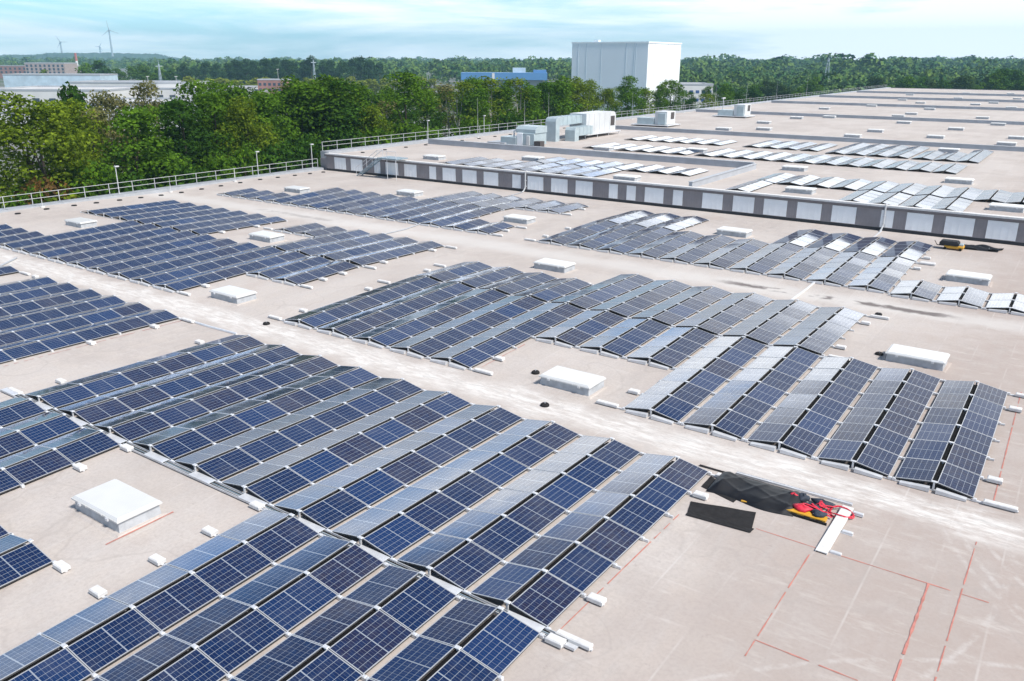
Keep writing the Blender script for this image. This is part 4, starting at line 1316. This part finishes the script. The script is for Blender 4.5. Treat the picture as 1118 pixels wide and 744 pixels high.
KIND = {
    'broad': [make_kind(11 + i, 20, 4.9, 1.5, 62, 70, .205, 1.75, M['bark']) for i in range(4)],
    'tall': [make_kind(31 + i, 22, 3.6, 1.5, 60, 70, .20, 1.55, M['bark'], .9) for i in range(3)],
    'loose': [make_kind(51 + i, 18, 4.4, 4.0, 56, 60, .19, 1.45, M['bark'], .75, 7) for i in range(3)],
    'thin': [make_kind(71 + i, 18, 2.5, 2.5, 40, 46, .17, 1.2, M['birch'], .9, 8, .14) for i in range(3)],
    'bush': [make_kind(91 + i, 7, 3.2, .4, 30, 60, .18, 1.2, M['bark'], .8, 4, .12) for i in range(2)],
    'far': [make_kind(111 + i, 18, 5.2, 2.0, 34, 22, .45, 2.3, M['bark'], .85, 3, .3) for i in range(3)],
    'young': [make_kind(131 + i, 9, 2.4, 2.0, 16, 42, .33, 1.1, M['bark'], .85, 2, .12) for i in range(2)],
}
def tree(name, kind, base, hgt, wid, col, label, group, var=None):
    cr_, tk_, h0 = KIND[kind][rnd.randrange(len(KIND[kind])) if var is None else var]
    root = empty(name, base, (0, 0, rnd.uniform(0, 6.28)))
    s = hgt / h0
    w_ = wid * (1.25 if kind in ('tall', 'thin') and wid < 1.3 else 1.0)
    root.scale = (w_ * s, w_ * s, s)
    f_ = rnd.uniform(.88, 1.12)
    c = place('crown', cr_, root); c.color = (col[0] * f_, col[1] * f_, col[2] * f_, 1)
    place('trunk', tk_, root)
    tag(root, label, 'tree' if kind != 'bush' else 'bush', group)
    return root
GREEN, DARK, OLIVE, PALE, LIME, REDDISH = (.090, .180, .018), (.050, .118, .018), (.150, .215, .022), (.19, .19, .085), (.150, .215, .022), (.17, .10, .04)
def at_line(px, yl):
    """where the bearing px crosses the line y = yl behind the roof edge"""
    v = ray(px, 67); t_ = yl / v.y
    return v.x * t_, yl, math.hypot(v.x * t_, yl)
front = [  # px, top py, line y, kind, width factor, colour, words
    (8, 108, 96, 'loose', 1.2, OLIVE, 'olive loose'), (34, 118, 93, 'loose', 1.3, OLIVE, 'olive loose'), (62, 112, 98, 'loose', 1.1, OLIVE, 'olive loose'),
    (95, 120, 104, 'loose', 1.0, PALE, 'pale blossoming loose'), (113, 100, 118, 'loose', 1.0, PALE, 'pale airy loose'), (75, 97, 122, 'far', .55, DARK, 'small dark'),
    (134, 122, 93, 'broad', 1.25, GREEN, 'deep green broad'), (152, 98, 120, 'loose', .9, PALE, 'pale airy loose'), (168, 118, 100, 'broad', 1.1, GREEN, 'bright green broad'),
    (192, 112, 95, 'broad', 1.1, DARK, 'dark green broad'), (205, 92, 108, 'broad', 1.15, GREEN, 'deep green broad'), (228, 104, 96, 'broad', 1.1, GREEN, 'fresh green broad'),
    (245, 100, 104, 'broad', 1.1, GREEN, 'fresh green broad'), (262, 112, 94, 'broad', 1.0, LIME, 'bright lime green broad'), (285, 104, 98, 'broad', 1.1, GREEN, 'fresh green broad'),
    (304, 100, 106, 'broad', 1.0, GREEN, 'deep green broad'), (322, 86, 100, 'tall', 1.3, GREEN, 'tall deep green'), (346, 85, 98, 'tall', 1.25, GREEN, 'tall deep green'),
    (366, 94, 96, 'tall', 1.2, DARK, 'tall dark green'), (384, 100, 96, 'tall', 1.05, GREEN, 'tall deep green'), (402, 122, 92, 'loose', .9, OLIVE, 'thin olive'),
    (420, 118, 104, 'thin', 1.2, PALE, 'bare pale thin'), (446, 82, 95, 'tall', 1.45, GREEN, 'tallest deep green'), (470, 112, 100, 'tall', .8, DARK, 'slim dark'),
    (486, 96, 104, 'thin', 1.3, PALE, 'pale thin'), (504, 93, 98, 'thin', 1.3, LIME, 'yellow green thin'), (518, 88, 97, 'tall', .9, GREEN, 'slim green'),
    (534, 88, 98, 'thin', 1.6, LIME, 'light green thin'), (548, 88, 99, 'tall', .85, GREEN, 'slim green'), (563, 89, 98, 'thin', 1.5, LIME, 'light green thin'),
    (577, 88, 97, 'tall', .75, GREEN, 'slim green'), (592, 90, 97, 'tall', .85, DARK, 'slim dark green'), (608, 83, 98, 'tall', 1.15, GREEN, 'full green'),
    (626, 84, 100, 'tall', 1.1, OLIVE, 'full olive green'), (644, 95, 97, 'thin', 1.5, OLIVE, 'olive thin'), (664, 97, 98, 'tall', .95, LIME, 'light green slim'),
    (688, 86, 97, 'tall', 1.0, GREEN, 'tall green'), (708, 101, 97, 'thin', 1.2, OLIVE, 'low olive thin'), (722, 96, 98, 'tall', .8, GREEN, 'slim green'),
    (736, 88, 97, 'tall', 1.05, GREEN, 'full green'), (757, 103, 95, 'tall', .75, DARK, 'small dark green'), (776, 104, 96, 'tall', 1.0, LIME, 'yellow green'),
    (794, 94, 97, 'tall', 1.0, GREEN, 'full green'), (812, 99, 97, 'tall', .95, DARK, 'dark green')]
for j, (px, py, yl, kd, wd, col, words) in enumerate(front):
    x, y, d = at_line(px, yl)
    top = spot(px, py - (5 if 305 < px < 470 or 130 < px < 250 else 1), d).z
    tree('roadside_tree', kd, (x, y, -11), top + 11.6, wd, col, '%s tree behind the railing, %s from the left in the long row' % (words, ordinal(j + 1)) if j < 40 else
         '%s tree at the right end of the long row, %s before the wood' % (words, ('fourth', 'third', 'second', 'first')[j - 40]), 'trees in the long row behind the railing')
for j in range(26):
    px = 236 + j * 22.5 + rnd.uniform(-6, 6)
    x, y, d = at_line(px, 112 + rnd.uniform(-3, 10))
    top = spot(px, (96 if px < 470 else 93) + rnd.uniform(-4, 9), d).z
    tree('roadside_tree', ('tall', 'broad')[j % 2], (x, y, -11), top + 11.6, 1.0 if px < 470 else .85, (GREEN, DARK, OLIVE, GREEN)[j % 4],
         'green tree of the second rank, half hidden behind the long row, %s from the left' % ordinal(j + 1), 'second rank of trees behind the long row')
bushes = [(5, 208, 88, GREEN, 'dark bush'), (30, 196, 89, REDDISH, 'reddish leaved bush'), (88, 178, 90, GREEN, 'green bush'), (118, 190, 89, DARK, 'dark bush'), (160, 165, 91, GREEN, 'green bush'),
          (190, 178, 89, DARK, 'dark bush'), (225, 168, 90, GREEN, 'green bush'), (258, 160, 90, GREEN, 'green bush'), (298, 155, 90, DARK, 'dark bush'), (330, 150, 90, DARK, 'dark bush'),
          (372, 140, 91, DARK, 'dark bush'), (408, 138, 91, GREEN, 'green bush'), (432, 132, 92, GREEN, 'green bush'), (512, 128, 92, GREEN, 'green bush'), (556, 122, 92, DARK, 'dark bush'), (586, 118, 93, GREEN, 'conical green bush')]
for j, (px, py, yl, col, words) in enumerate(bushes):
    x, y, d = at_line(px, yl)
    top = spot(px, py, d).z
    tree('bush', 'bush', (x, y, -11), top + 11.4, .75, col, '%s low behind the railing, %s from the left among the bushes' % (words, ordinal(j + 1)), 'bushes below the long tree row')

# poplar-like trees beyond the industrial yards
tl = [(200, 70), (212, 73), (224, 68), (236, 70), (248, 69), (258, 66), (268, 65), (278, 67), (290, 64), (300, 64), (311, 65), (320, 67), (331, 67), (339, 62), (352, 67), (362, 66), (374, 67), (385, 64), (394, 62), (404, 66), (414, 69)]
for j, (px, py) in enumerate(tl):
    d = 690 + rnd.uniform(-25, 40)
    p = spot(px, py, d)
    tree('tall_tree', 'far', (p.x, p.y, -11), p.z + 11.5, 1.0, (.040, .090, .036), 'dark tall tree beyond the yards, %s from the left in the distant line' % ordinal(j + 1), 'distant dark tree line beyond the yards')
for j in range(34):
    px = 204 + j * 8.2 + rnd.uniform(-1.5, 1.5)
    d = 520 + rnd.uniform(-6, 6)
    p = spot(px, 84 + rnd.uniform(-1.5, 2), d)
    tree('young_tree', 'young', (p.x, p.y, -11), p.z + 11.3, 1.35, (.22, .27, .045), 'small yellow green tree before the dark line, %s from the left' % ordinal(j + 1), 'small yellow green trees before the dark line')
for j, (px, py, wd, col) in enumerate(((92, 70, 1.3, GREEN), (108, 67, 1.3, DARK), (48, 77, 1.0, LIME), (128, 76, 1.2, GREEN), (143, 73, 1.2, GREEN), (157, 72, 1.2, GREEN), (172, 75, 1.2, GREEN), (186, 76, 1.2, DARK))):
    d = 640 + rnd.uniform(-20, 20)
    p = spot(px, py, d)
    tree('yard_tree', 'far', (p.x, p.y, -11), p.z + 11.5, wd, col, 'round tree behind the pale factory roofs, %s from the left' % ordinal(j + 1), 'round trees behind the factory roofs')
# trees that close the far end of the roof
far_trees = []
for j in range(44):
    px = 826 + j * 7.2 + rnd.uniform(-2, 2)
    far_trees.append((px, None))
for j, (px, _) in enumerate(far_trees):
    if px < 962:                                              # along the long side of the roof
        x, y, d = at_line(px, 100 + rnd.uniform(0, 60))
    else:
        d = 455 + rnd.uniform(0, 35)
        p = ground_at(px, d); x, y = p.x, p.y
    py = {True: 92 + 6 * math.sin(px * .11), False: 88 + 4.5 * math.sin(px * .13)}[px < 962] + rnd.uniform(-3, 3)
    if px > 1085: py -= 8
    top = spot(px, py, d).z
    col = (GREEN, DARK, (.055, .10, .028))[rnd.randrange(3)]
    o = tree('wood_edge_tree', 'far', (x, y, -11), max(top + 11.4, 6), 1.05, col, ('%s tree at the edge of the wood beyond the roof, %s from the left' % ({GREEN: 'mid green', DARK: 'dark green'}.get(col, 'fresh green'), ordinal(j + 1)))
             if j < 40 else 'green tree in the rounded clump at the right end of the wood edge', 'trees at the edge of the wood')
    if j >= 40: o['group'] = 'clump at the right end of the wood edge'

# the wood behind, as one mass
def woodland(spec, seed):
    rs = np.random.RandomState(seed)
    Vs = []; nt_ = 0
    for (px0, px1, d0, d1, cnt, h0, h1, rise) in spec:
        for i in range(cnt):
            px = rs.uniform(px0, px1); d = d0 + (d1 - d0) * rs.uniform(0, 1) ** .8
            g = ground_at(px, d); bz = -11 + rise * (d - d0) / (d1 - d0)
            hh = rs.uniform(h0, h1) * rs.choice([.62, .8, .95, 1.0, 1.05, 1.22]); rr = hh * rs.uniform(.42, .60)
            m_ = 5
            for b in range(m_):
                an = rs.uniform(0, 6.28); q_ = rr * .55
                c = (g.x + math.cos(an) * q_, g.y + math.sin(an) * q_, bz + hh * rs.uniform(.35, .80))
                k_ = 30
                dd = rs.normal(size=(k_, 3)); dd /= np.linalg.norm(dd, axis=1)[:, None]; dd[:, 2] = np.abs(dd[:, 2]) * .9 - .2
                p = np.array(c) + dd * (rr * .62)
                nn = dd + rs.normal(size=(k_, 3)) * .5 + np.array([0, 0, .4]); nn /= np.linalg.norm(nn, axis=1)[:, None]
                a_ = np.cross(nn, rs.normal(size=(k_, 3))); a_ /= np.linalg.norm(a_, axis=1)[:, None]
                b_ = np.cross(nn, a_)
                s_ = rr * .17 * rs.uniform(.7, 1.3, k_)[:, None]
                Vs.append(np.stack([p - a_ * s_, p - b_ * s_ * .7, p + a_ * s_, p + b_ * s_ * .7], 1).reshape(-1, 3)); nt_ += k_
    V = np.concatenate(Vs)
    o = place('woodland', quads_mesh('woodland', V, nt_, M['wood']))
    tag(o, 'wide green wood filling the distance behind the roofs up to the horizon', 'wood', None, 'stuff')
woodland([(735, 1180, 500, 900, 380, 11, 16, 3), (735, 1200, 850, 2000, 620, 17, 25, 6), (735, 1200, 1900, 3400, 620, 14, 20, 6),
          (405, 740, 760, 1300, 420, 13, 19, 6), (405, 740, 1250, 3200, 680, 15, 21, 7), (150, 420, 740, 1500, 360, 13, 20, 2), (-60, 420, 1400, 3000, 700, 12, 20, 5)], 5)

# hills on the horizon
def ridge(pts, depth, name, seed, bump):
    """pts: (px, py, d) along the crest"""
    rs = np.random.RandomState(seed)
    crest = []
    for (a_, b_) in zip(pts, pts[1:]):
        for t_ in np.linspace(0, 1, 26)[:-1]:
            px, py, d = [a_[i] * (1 - t_) + b_[i] * t_ for i in range(3)]
            crest.append(spot(px, py, d))
    prof = [(-1.0, 0.0), (-.7, .12), (-.45, .40), (-.22, .78), (0, 1.0), (.3, .8), (.7, .3), (1.0, 0.0)]
    q = MB(); n = len(prof)
    for c in crest:
        dv = Vector((c.x, c.y, 0)).normalized()
        for (o_, hgt) in prof:
            z = -12 + (c.z + 12) * hgt + (rs.uniform(-bump, bump) if hgt > 0 else 0)
            q.v.append((c.x + dv.x * o_ * depth, c.y + dv.y * o_ * depth, z))
    for i in range(len(crest) - 1):
        for j in range(n - 1):
            a_ = i * n + j
            q.f.append((a_, a_ + n, a_ + n + 1, a_ + 1)); q.mi.append(0)
    tag(q.build(name, M['hill']), kind='structure')
ridge([(-160, 62, 3600), (-60, 60.5, 3600), (25, 60, 3500), (45, 59.5, 3500), (52, 57.8, 3500), (120, 58, 3500), (172, 59, 3500), (185, 62, 3600), (215, 66, 3800), (260, 70, 4000)], 500, 'hills', 2, 1.6)
ridge([(100, 66, 5200), (240, 65.5, 5200), (330, 66.5, 5200), (430, 67.5, 5000), (520, 67, 4600), (600, 66.5, 4200), (700, 66, 4300), (800, 67, 4600), (860, 66, 4800), (960, 66.5, 5000), (1040, 67, 5200), (1118, 67.5, 5200), (1260, 67, 5200)], 600, 'hills', 3, 2.2)

# ------------------------------------------------------------------ far buildings
def building(name, px, d, w, dep, z0, z1, wall, label, rot=None, roofmat='flatroof', parapet=.5, windows=None, cat='building'):
    """a flat-roofed block whose front left corner stands at bearing px"""
    p = ground_at(px, d)
    root = empty(name, (p.x, p.y, z0), (0, 0, math.atan2(-.82, .57) if rot is None else rot))
    hgt = z1 - z0
    q = MB()
    q.box(0, w, 0, dep, 0, hgt - parapet)
    q.build('wall', M[wall], root)
    q = MB(); q.box(.0, w, 0.0, dep, hgt - parapet + .02, hgt - parapet + .10, None, 0); q.build('roof', M[roofmat], root)
    q = MB()
    q.box(-.15, w + .15, -.15, .25, hgt - parapet - .02, hgt); q.box(-.15, w + .15, dep - .25, dep + .15, hgt - parapet - .02, hgt)
    q.box(-.15, .25, .25, dep - .25, hgt - parapet - .02, hgt); q.box(w - .25, w + .15, .25, dep - .25, hgt - parapet - .02, hgt)
    q.build('parapet', M['coping'], root)
    if windows:
        nx_, nz_, ww, wh_, zb_, mt = windows
        for i in range(nx_):
            for k_ in range(nz_):
                x = (i + .5) * w / nx_; z = zb_ + k_ * (hgt - zb_ - parapet) / nz_
                g_ = MB(); g_.box(x - ww / 2, x + ww / 2, -.12, -.02, z, z + wh_); g_.build('window', M[mt], root)
    tag(root, label, cat)
    return root
# the tall white high-bay block: left face 625-707, right face 707-742
DT = 400.0
pc = ground_at(707, DT)
tw = empty('high_bay_warehouse', (pc.x, pc.y, -11))
zt = spot(707, 46.0, DT).z + 11
Lx, Ly = 36.0, 40.0
q = MB(); q.box(0, Lx, 0, Ly, 0, zt); q.build('wall', M['tower'], tw)
q = MB()
for yy in (6.0, 6.9, 11.0, 24.0, 32.0, 36.5): q.box(-.10, -.02, yy - .12, yy + .12, 0, zt - .6)
for xx in (7, 14, 21, 28): q.box(xx - .12, xx + .12, -.10, -.02, 0, zt - .6)
q.build('joint', M['towerline'], tw)
q = MB(); q.box(-.25, Lx + .25, -.25, Ly + .25, zt - .5, zt + .2); q.build('roof_edge', M['tower'], tw)
q = MB(); q.box(4, 6, 28, 30.5, zt + .2, zt + 1.2); q.build('roof_vent', M['towerline'], tw)
tag(tw, 'tall white windowless block rising above the trees behind the roof', 'warehouse')
# blue hall
d = 640
p = ground_at(503, d)
bh = empty('blue_hall', (p.x, p.y, -11), (0, 0, math.atan2(-.82, .57)))
z1 = spot(540, 79.5, d).z + 11; z0 = spot(540, 87.5, d).z + 11
wd_ = 87 / FPX * d * 1.03
q = MB(); q.box(0, wd_, 0, 18, z0, z1); q.build('fascia', M['bluehall'], bh)
for xx in (1, 16, 31, 46, wd_ - 1.5):
    q = MB(); q.box(xx, xx + 1.2, .5, 1.7, 0, z0); q.build('leg', M['bluehall'], bh)
q = MB(); q.box(3, wd_ - 3, 6, 17, 0, z0); q.build('wall', M['coping'], bh)
q = MB(); q.box(wd_ * .60, wd_ * .75, 4, 12, z1, z1 + 3.4); q.build('roof_box', M['paleblue'], bh)
q = MB(); q.box(wd_ * .84, wd_ * .99, 3, 12, z1, z1 + 2.0); q.build('roof_box', M['bluehall'], bh)
q = MB(); q.box(wd_ * .36, wd_ * .39, -.15, -.02, z0 + .6, z1 - .4); q.build('sign', M['white'], bh)
tag(bh, 'long bright blue hall with a white sign, above the trees left of the white block', 'hall')
# white office behind the right end of the tree row
building('office_building', 747, 400, 14, 22, -11, spot(750, 91.5, 400).z, 'render', 'low white building with blue windows right of the tall white block', None, 'flatroof', .6, (5, 2, 1.6, 1.3, 6.5, 'blueglass'))
# factory yards on the left
ya = [(-40, 330, 70, 30, -3.0, 'render', 'nearest pale flat factory roof behind the olive trees at far left'),
      (40, 360, 46, 40, -2.2, 'render', 'pale flat factory roof behind the olive trees, second of the yard'),
      (105, 370, 60, 34, -2.6, 'coping', 'grey flat factory roof behind the pale airy trees'),
      (-30, 470, 60, 50, -.5, 'render', 'long white sawtooth-edged factory roof at the left edge'),
      (70, 520, 66, 30, 1.2, 'render', 'white factory block with a dark roof box, left distance'),
      (150, 480, 50, 40, -1.0, 'render', 'pale factory roof right of the white block in the yards'),
      (196, 440, 34, 30, -1.5, 'render', 'pale hall in front of the yellow green trees'),
      (0, 620, 60, 24, 3.6, 'paleblue', 'pale blue long shed below the brick houses at left')]
for (px, d, w, dep, z1, wl, lb) in ya:
    building('factory', px, d, w, dep, -11, z1, wl, lb, None, 'flatroof', .8, (8, 1, 3.0, 1.4, 5.0, 'glass'), 'factory')
building('brick_office', 279, 455, 14.5, 10, -11, spot(290, 86.5, 455).z, 'brick', 'red brick office with a row of windows, behind the tree tops', None, 'flatroof', .5, (6, 3, 1.3, 1.3, 6.0, 'glass'))
building('brick_factory', 26, 1150, 46, 30, -11, spot(40, 68.5, 1150).z, 'oldbrick', 'brown brick factory with white roof boxes below the hill', None, 'render', 1.0, (9, 3, 2.4, 2.6, 6, 'glass'), 'factory')
building('brick_house_row', -8, 1200, 44, 14, -11, spot(10, 71.5, 1200).z, 'brick', 'long red roofed row of houses at the left edge below the hill', None, 'brick', .8, (8, 2, 2.4, 2.4, 6, 'glass'), 'houses')
building('pale_hall', 60, 1250, 30, 14, -11, spot(66, 72, 1250).z, 'render', 'small white hall right of the brown brick factory', None, 'flatroof', .6, (4, 1, 3, 2, 5, 'glass'))
# yard objects seen between the trees
building('storage_tent', -18, 150, 22, 14, -11, -6.2, 'paleblue', 'pale blue flat shed seen under the olive trees at the left edge', None, 'paleblue', .3, None, 'shed')
building('white_hall', 470, 205, 12, 16, -11, -4.5, 'render', 'white hall glimpsed between the tall green tree and the thin trees', None, 'white', .4, (4, 1, 1.4, 1.2, 3.4, 'glass'))
building('white_hall', 405, 240, 14, 14, -11, -3.5, 'render', 'white hall glimpsed left of the tallest tree', None, 'white', .4, (4, 1, 1.4, 1.2, 4.0, 'glass'))
def container(px, d, mt, label, L_=6.1):
    p = ground_at(px, d)
    root = empty('container', (p.x, p.y, -10.95), (0, 0, math.atan2(-.82, .57)))
    q = MB(); q.box(0, L_, 0, 2.44, .15, 2.7)
    for i in range(int(L_ / .3)): q.box(.1 + i * .3, .22 + i * .3, -.04, 0, .3, 2.55)
    q.build('shell', M[mt], root)
    q = MB(); q.box(L_ + .01, L_ + .06, .1, 2.34, .25, 2.6); q.build('door', M[mt], root)
    tag(root, label, 'container')
container(466, 172, 'green', 'green container behind the railing right of the tallest tree')
container(474, 185, 'orange', 'orange brown container above the green one')
container(425, 175, 'green', 'green container glimpsed left of the tallest tree')
container(410, 215, 'brick', 'red container far behind the bare pale tree')
container(388, 205, 'paleblue', 'pale blue container glimpsed low between the tall dark trees')
container(300, 170, 'white', 'white container glimpsed low through the dark tree row')

# ------------------------------------------------------------------ masts, turbines, far towers
def turbine(px, py_hub, py_base, d, blade, ang, label):
    b_ = spot(px, py_base, d); h_ = spot(px, py_hub, d)
    root = empty('wind_turbine', (b_.x, b_.y, b_.z - 12))
    hh = h_.z - b_.z + 12
    q = MB(); q.tube([(0, 0, 0), (0, 0, hh)], d * .0011, 8, d * .0006); q.build('tower', M['turbine'], root)
    dv = Vector((b_.x, b_.y, 0)).normalized(); sd = Vector((dv.y, -dv.x, 0))
    q = MB(); q.tube([Vector((0, 0, hh)) - dv * 4, Vector((0, 0, hh)) + dv * 6], 1.9, 8); q.build('nacelle', M['turbine'], root)
    for i in range(3):
        an = ang + i * 2 * math.pi / 3
        e_ = sd * math.cos(an) + Vector((0, 0, math.sin(an)))
        c = Vector((0, 0, hh)) - dv * 5
        q = MB(); q.tube([c, c + e_ * blade * .25, c + e_ * blade], d * .0006, 6, d * .00012); q.build('blade', M['turbine'], root)
    tag(root, label, 'wind turbine', 'wind turbines on the hill')
turbine(122.5, 33, 58, 3300, 31, math.radians(98), 'largest wind turbine, standing on the hill at left')
turbine(68, 46, 60, 3800, 26, math.radians(0), 'medium wind turbine left of the large one on the hill')
turbine(110, 51, 60, 5200, 24, math.radians(60), 'tiny distant wind turbine just left of the large one')
d = 1500; p = spot(82, 58, d)
ch = empty('chimney', (p.x, p.y, -11)); hh = p.z + 11
q = MB(); q.tube([(0, 0, 0), (0, 0, hh * .62)], 2.2, 10, 1.9); q.build('shaft', M['chim'], ch)
q = MB(); q.tube([(0, 0, hh * .62), (0, 0, hh)], 1.9, 10, 1.6); q.build('top', M['chimred'], ch)
tag(ch, 'slim red and white chimney in front of the hill', 'chimney')
def lattice(px, py, d, w, label, name='lattice_mast', arms=True):
    p = spot(px, py, d); hh = p.z + 11
    root = empty(name, (p.x, p.y, -11))
    q = MB(); n = 9
    for s1 in (-1, 1):
        for s2 in (-1, 1):
            q.tube([(s1 * w, s2 * w, 0), (s1 * w * .18, s2 * w * .18, hh)], .11 + d * .00010, 4)
    for i in range(n):
        f0, f1 = i / n, (i + 1) / n
        w0, w1 = w * (1 - .82 * f0), w * (1 - .82 * f1)
        for s1 in (-1, 1):
            q.tube([(-w0, s1 * w0, f0 * hh), (w1, s1 * w1, f1 * hh)], .06 + d * .00006, 4)
            q.tube([(s1 * w0, w0, f0 * hh), (s1 * w1, -w1, f1 * hh)], .06 + d * .00006, 4)
    q.build('lattice', M['turbine'], root)
    if arms:
        q = MB(); q.box(-2.2, 2.2, -.2, .2, hh * .93, hh * .95); q.tube([(0, 0, hh), (0, 0, hh * 1.10)], .1, 5); q.build('antenna', M['turbine'], root)
    tag(root, label, 'mast')
lattice(905, 64, 620, 2.2, 'lattice radio mast standing in the wood right of centre')
lattice(773, 59, 1500, 3.0, 'distant lattice mast right of the tall white block')
lattice(173, 70, 560, 1.0, 'pale lattice mast at left between factory roofs and dark trees')
lattice(342, 66, 600, .9, 'pale mast in front of the dark tree line')
for j, (px, py, d) in enumerate(((452, 83, 420), (303, 76, 520), (161, 84, 470), (192, 84, 470), (790, 108, 190))):
    p = spot(px, py, d)
    root = empty('light_mast', (p.x, p.y, -11)); hh = p.z + 11
    q = MB(); q.tube([(0, 0, 0), (0, 0, hh)], .16, 6, .09); q.build('pole', M['railw'], root)
    q = MB(); q.box(-.8, .8, -.15, .15, hh, hh + .25); q.build('lamp_bar', M['railw'], root)
    tag(root, 'thin pale light mast %s' % ('right of the tallest tree', 'before the dark tree line', 'among the factory roofs', 'right of the factory roofs', 'behind the smallest ventilation box')[j], 'light mast')
# housing blocks on the right horizon
for j, (px, w) in enumerate(((1012, 9), (1024, 9), (1036, 10), (1048, 9))):
    d = 4300; p0 = spot(px, 70, d); z1 = spot(px, 63 + .4 * (j % 2), d).z
    root = empty('tower_block', (p0.x, p0.y, -11), (0, 0, math.atan2(-.82, .57)))
    ww = w / FPX * d
    q = MB(); q.box(0, ww, 0, 16, 0, z1 + 11 - 4); q.box(ww * .25, ww * .75, 1, 15, z1 + 7, z1 + 11); q.build('wall', M['render'], root)
    q = MB()
    for i in range(5): q.box(ww * (.08 + .19 * i), ww * (.17 + .19 * i), -.4, -.05, 8, z1 + 5)
    q.build('window', M['glass'], root)
    tag(root, 'pale housing block on the right horizon, %s from the left of four' % ordinal(j + 1), 'housing block', 'housing blocks on the right horizon')
for j, (px, py, w, lb) in enumerate(((446, 64.5, 5, 'bluish tower block on the horizon left of the blue hall'), (466, 66, 3, 'small tower on the horizon right of the bluish block'),
                                      (1104, 65, 3, 'small tower at the right end of the horizon'))):
    d = 4600; p0 = spot(px, 70, d); z1 = spot(px, py, d).z
    root = empty('tower_block', (p0.x, p0.y, -11), (0, 0, math.atan2(-.82, .57)))
    ww = w / FPX * d
    q = MB(); q.box(0, ww, 0, 14, 0, z1 + 11); q.box(ww * .3, ww * .7, 3, 9, z1 + 11, z1 + 14); q.build('wall', M['steelblue'], root)
    q = MB()
    for i in range(3): q.box(ww * (.12 + .28 * i), ww * (.30 + .28 * i), -.4, -.05, 8, z1 + 8)
    q.build('window', M['glass'], root)
    tag(root, lb, 'tower block')

# ------------------------------------------------------------------ the air
q = MB(); q.box(-3400, 5700, -4400, 5700, -12.5, 190)
hz = q.mesh('haze', [])
ham = bpy.data.materials.new('haze_air'); ham.use_nodes = True
t = ham.node_tree; t.nodes.clear()
ho = t.nodes.new('ShaderNodeOutputMaterial'); hv_ = t.nodes.new('ShaderNodeVolumePrincipled')
hv_.inputs['Color'].default_value = (0.44, 0.78, 1.0, 1)
hv_.inputs['Density'].default_value = 0.00018
hv_.inputs['Anisotropy'].default_value = 0.0
t.links.new(hv_.outputs[0], ho.inputs['Volume'])
hz.materials.append(ham)
tag(place('haze', hz), 'thin bluish summer haze over the distance', 'haze', None, 'stuff')
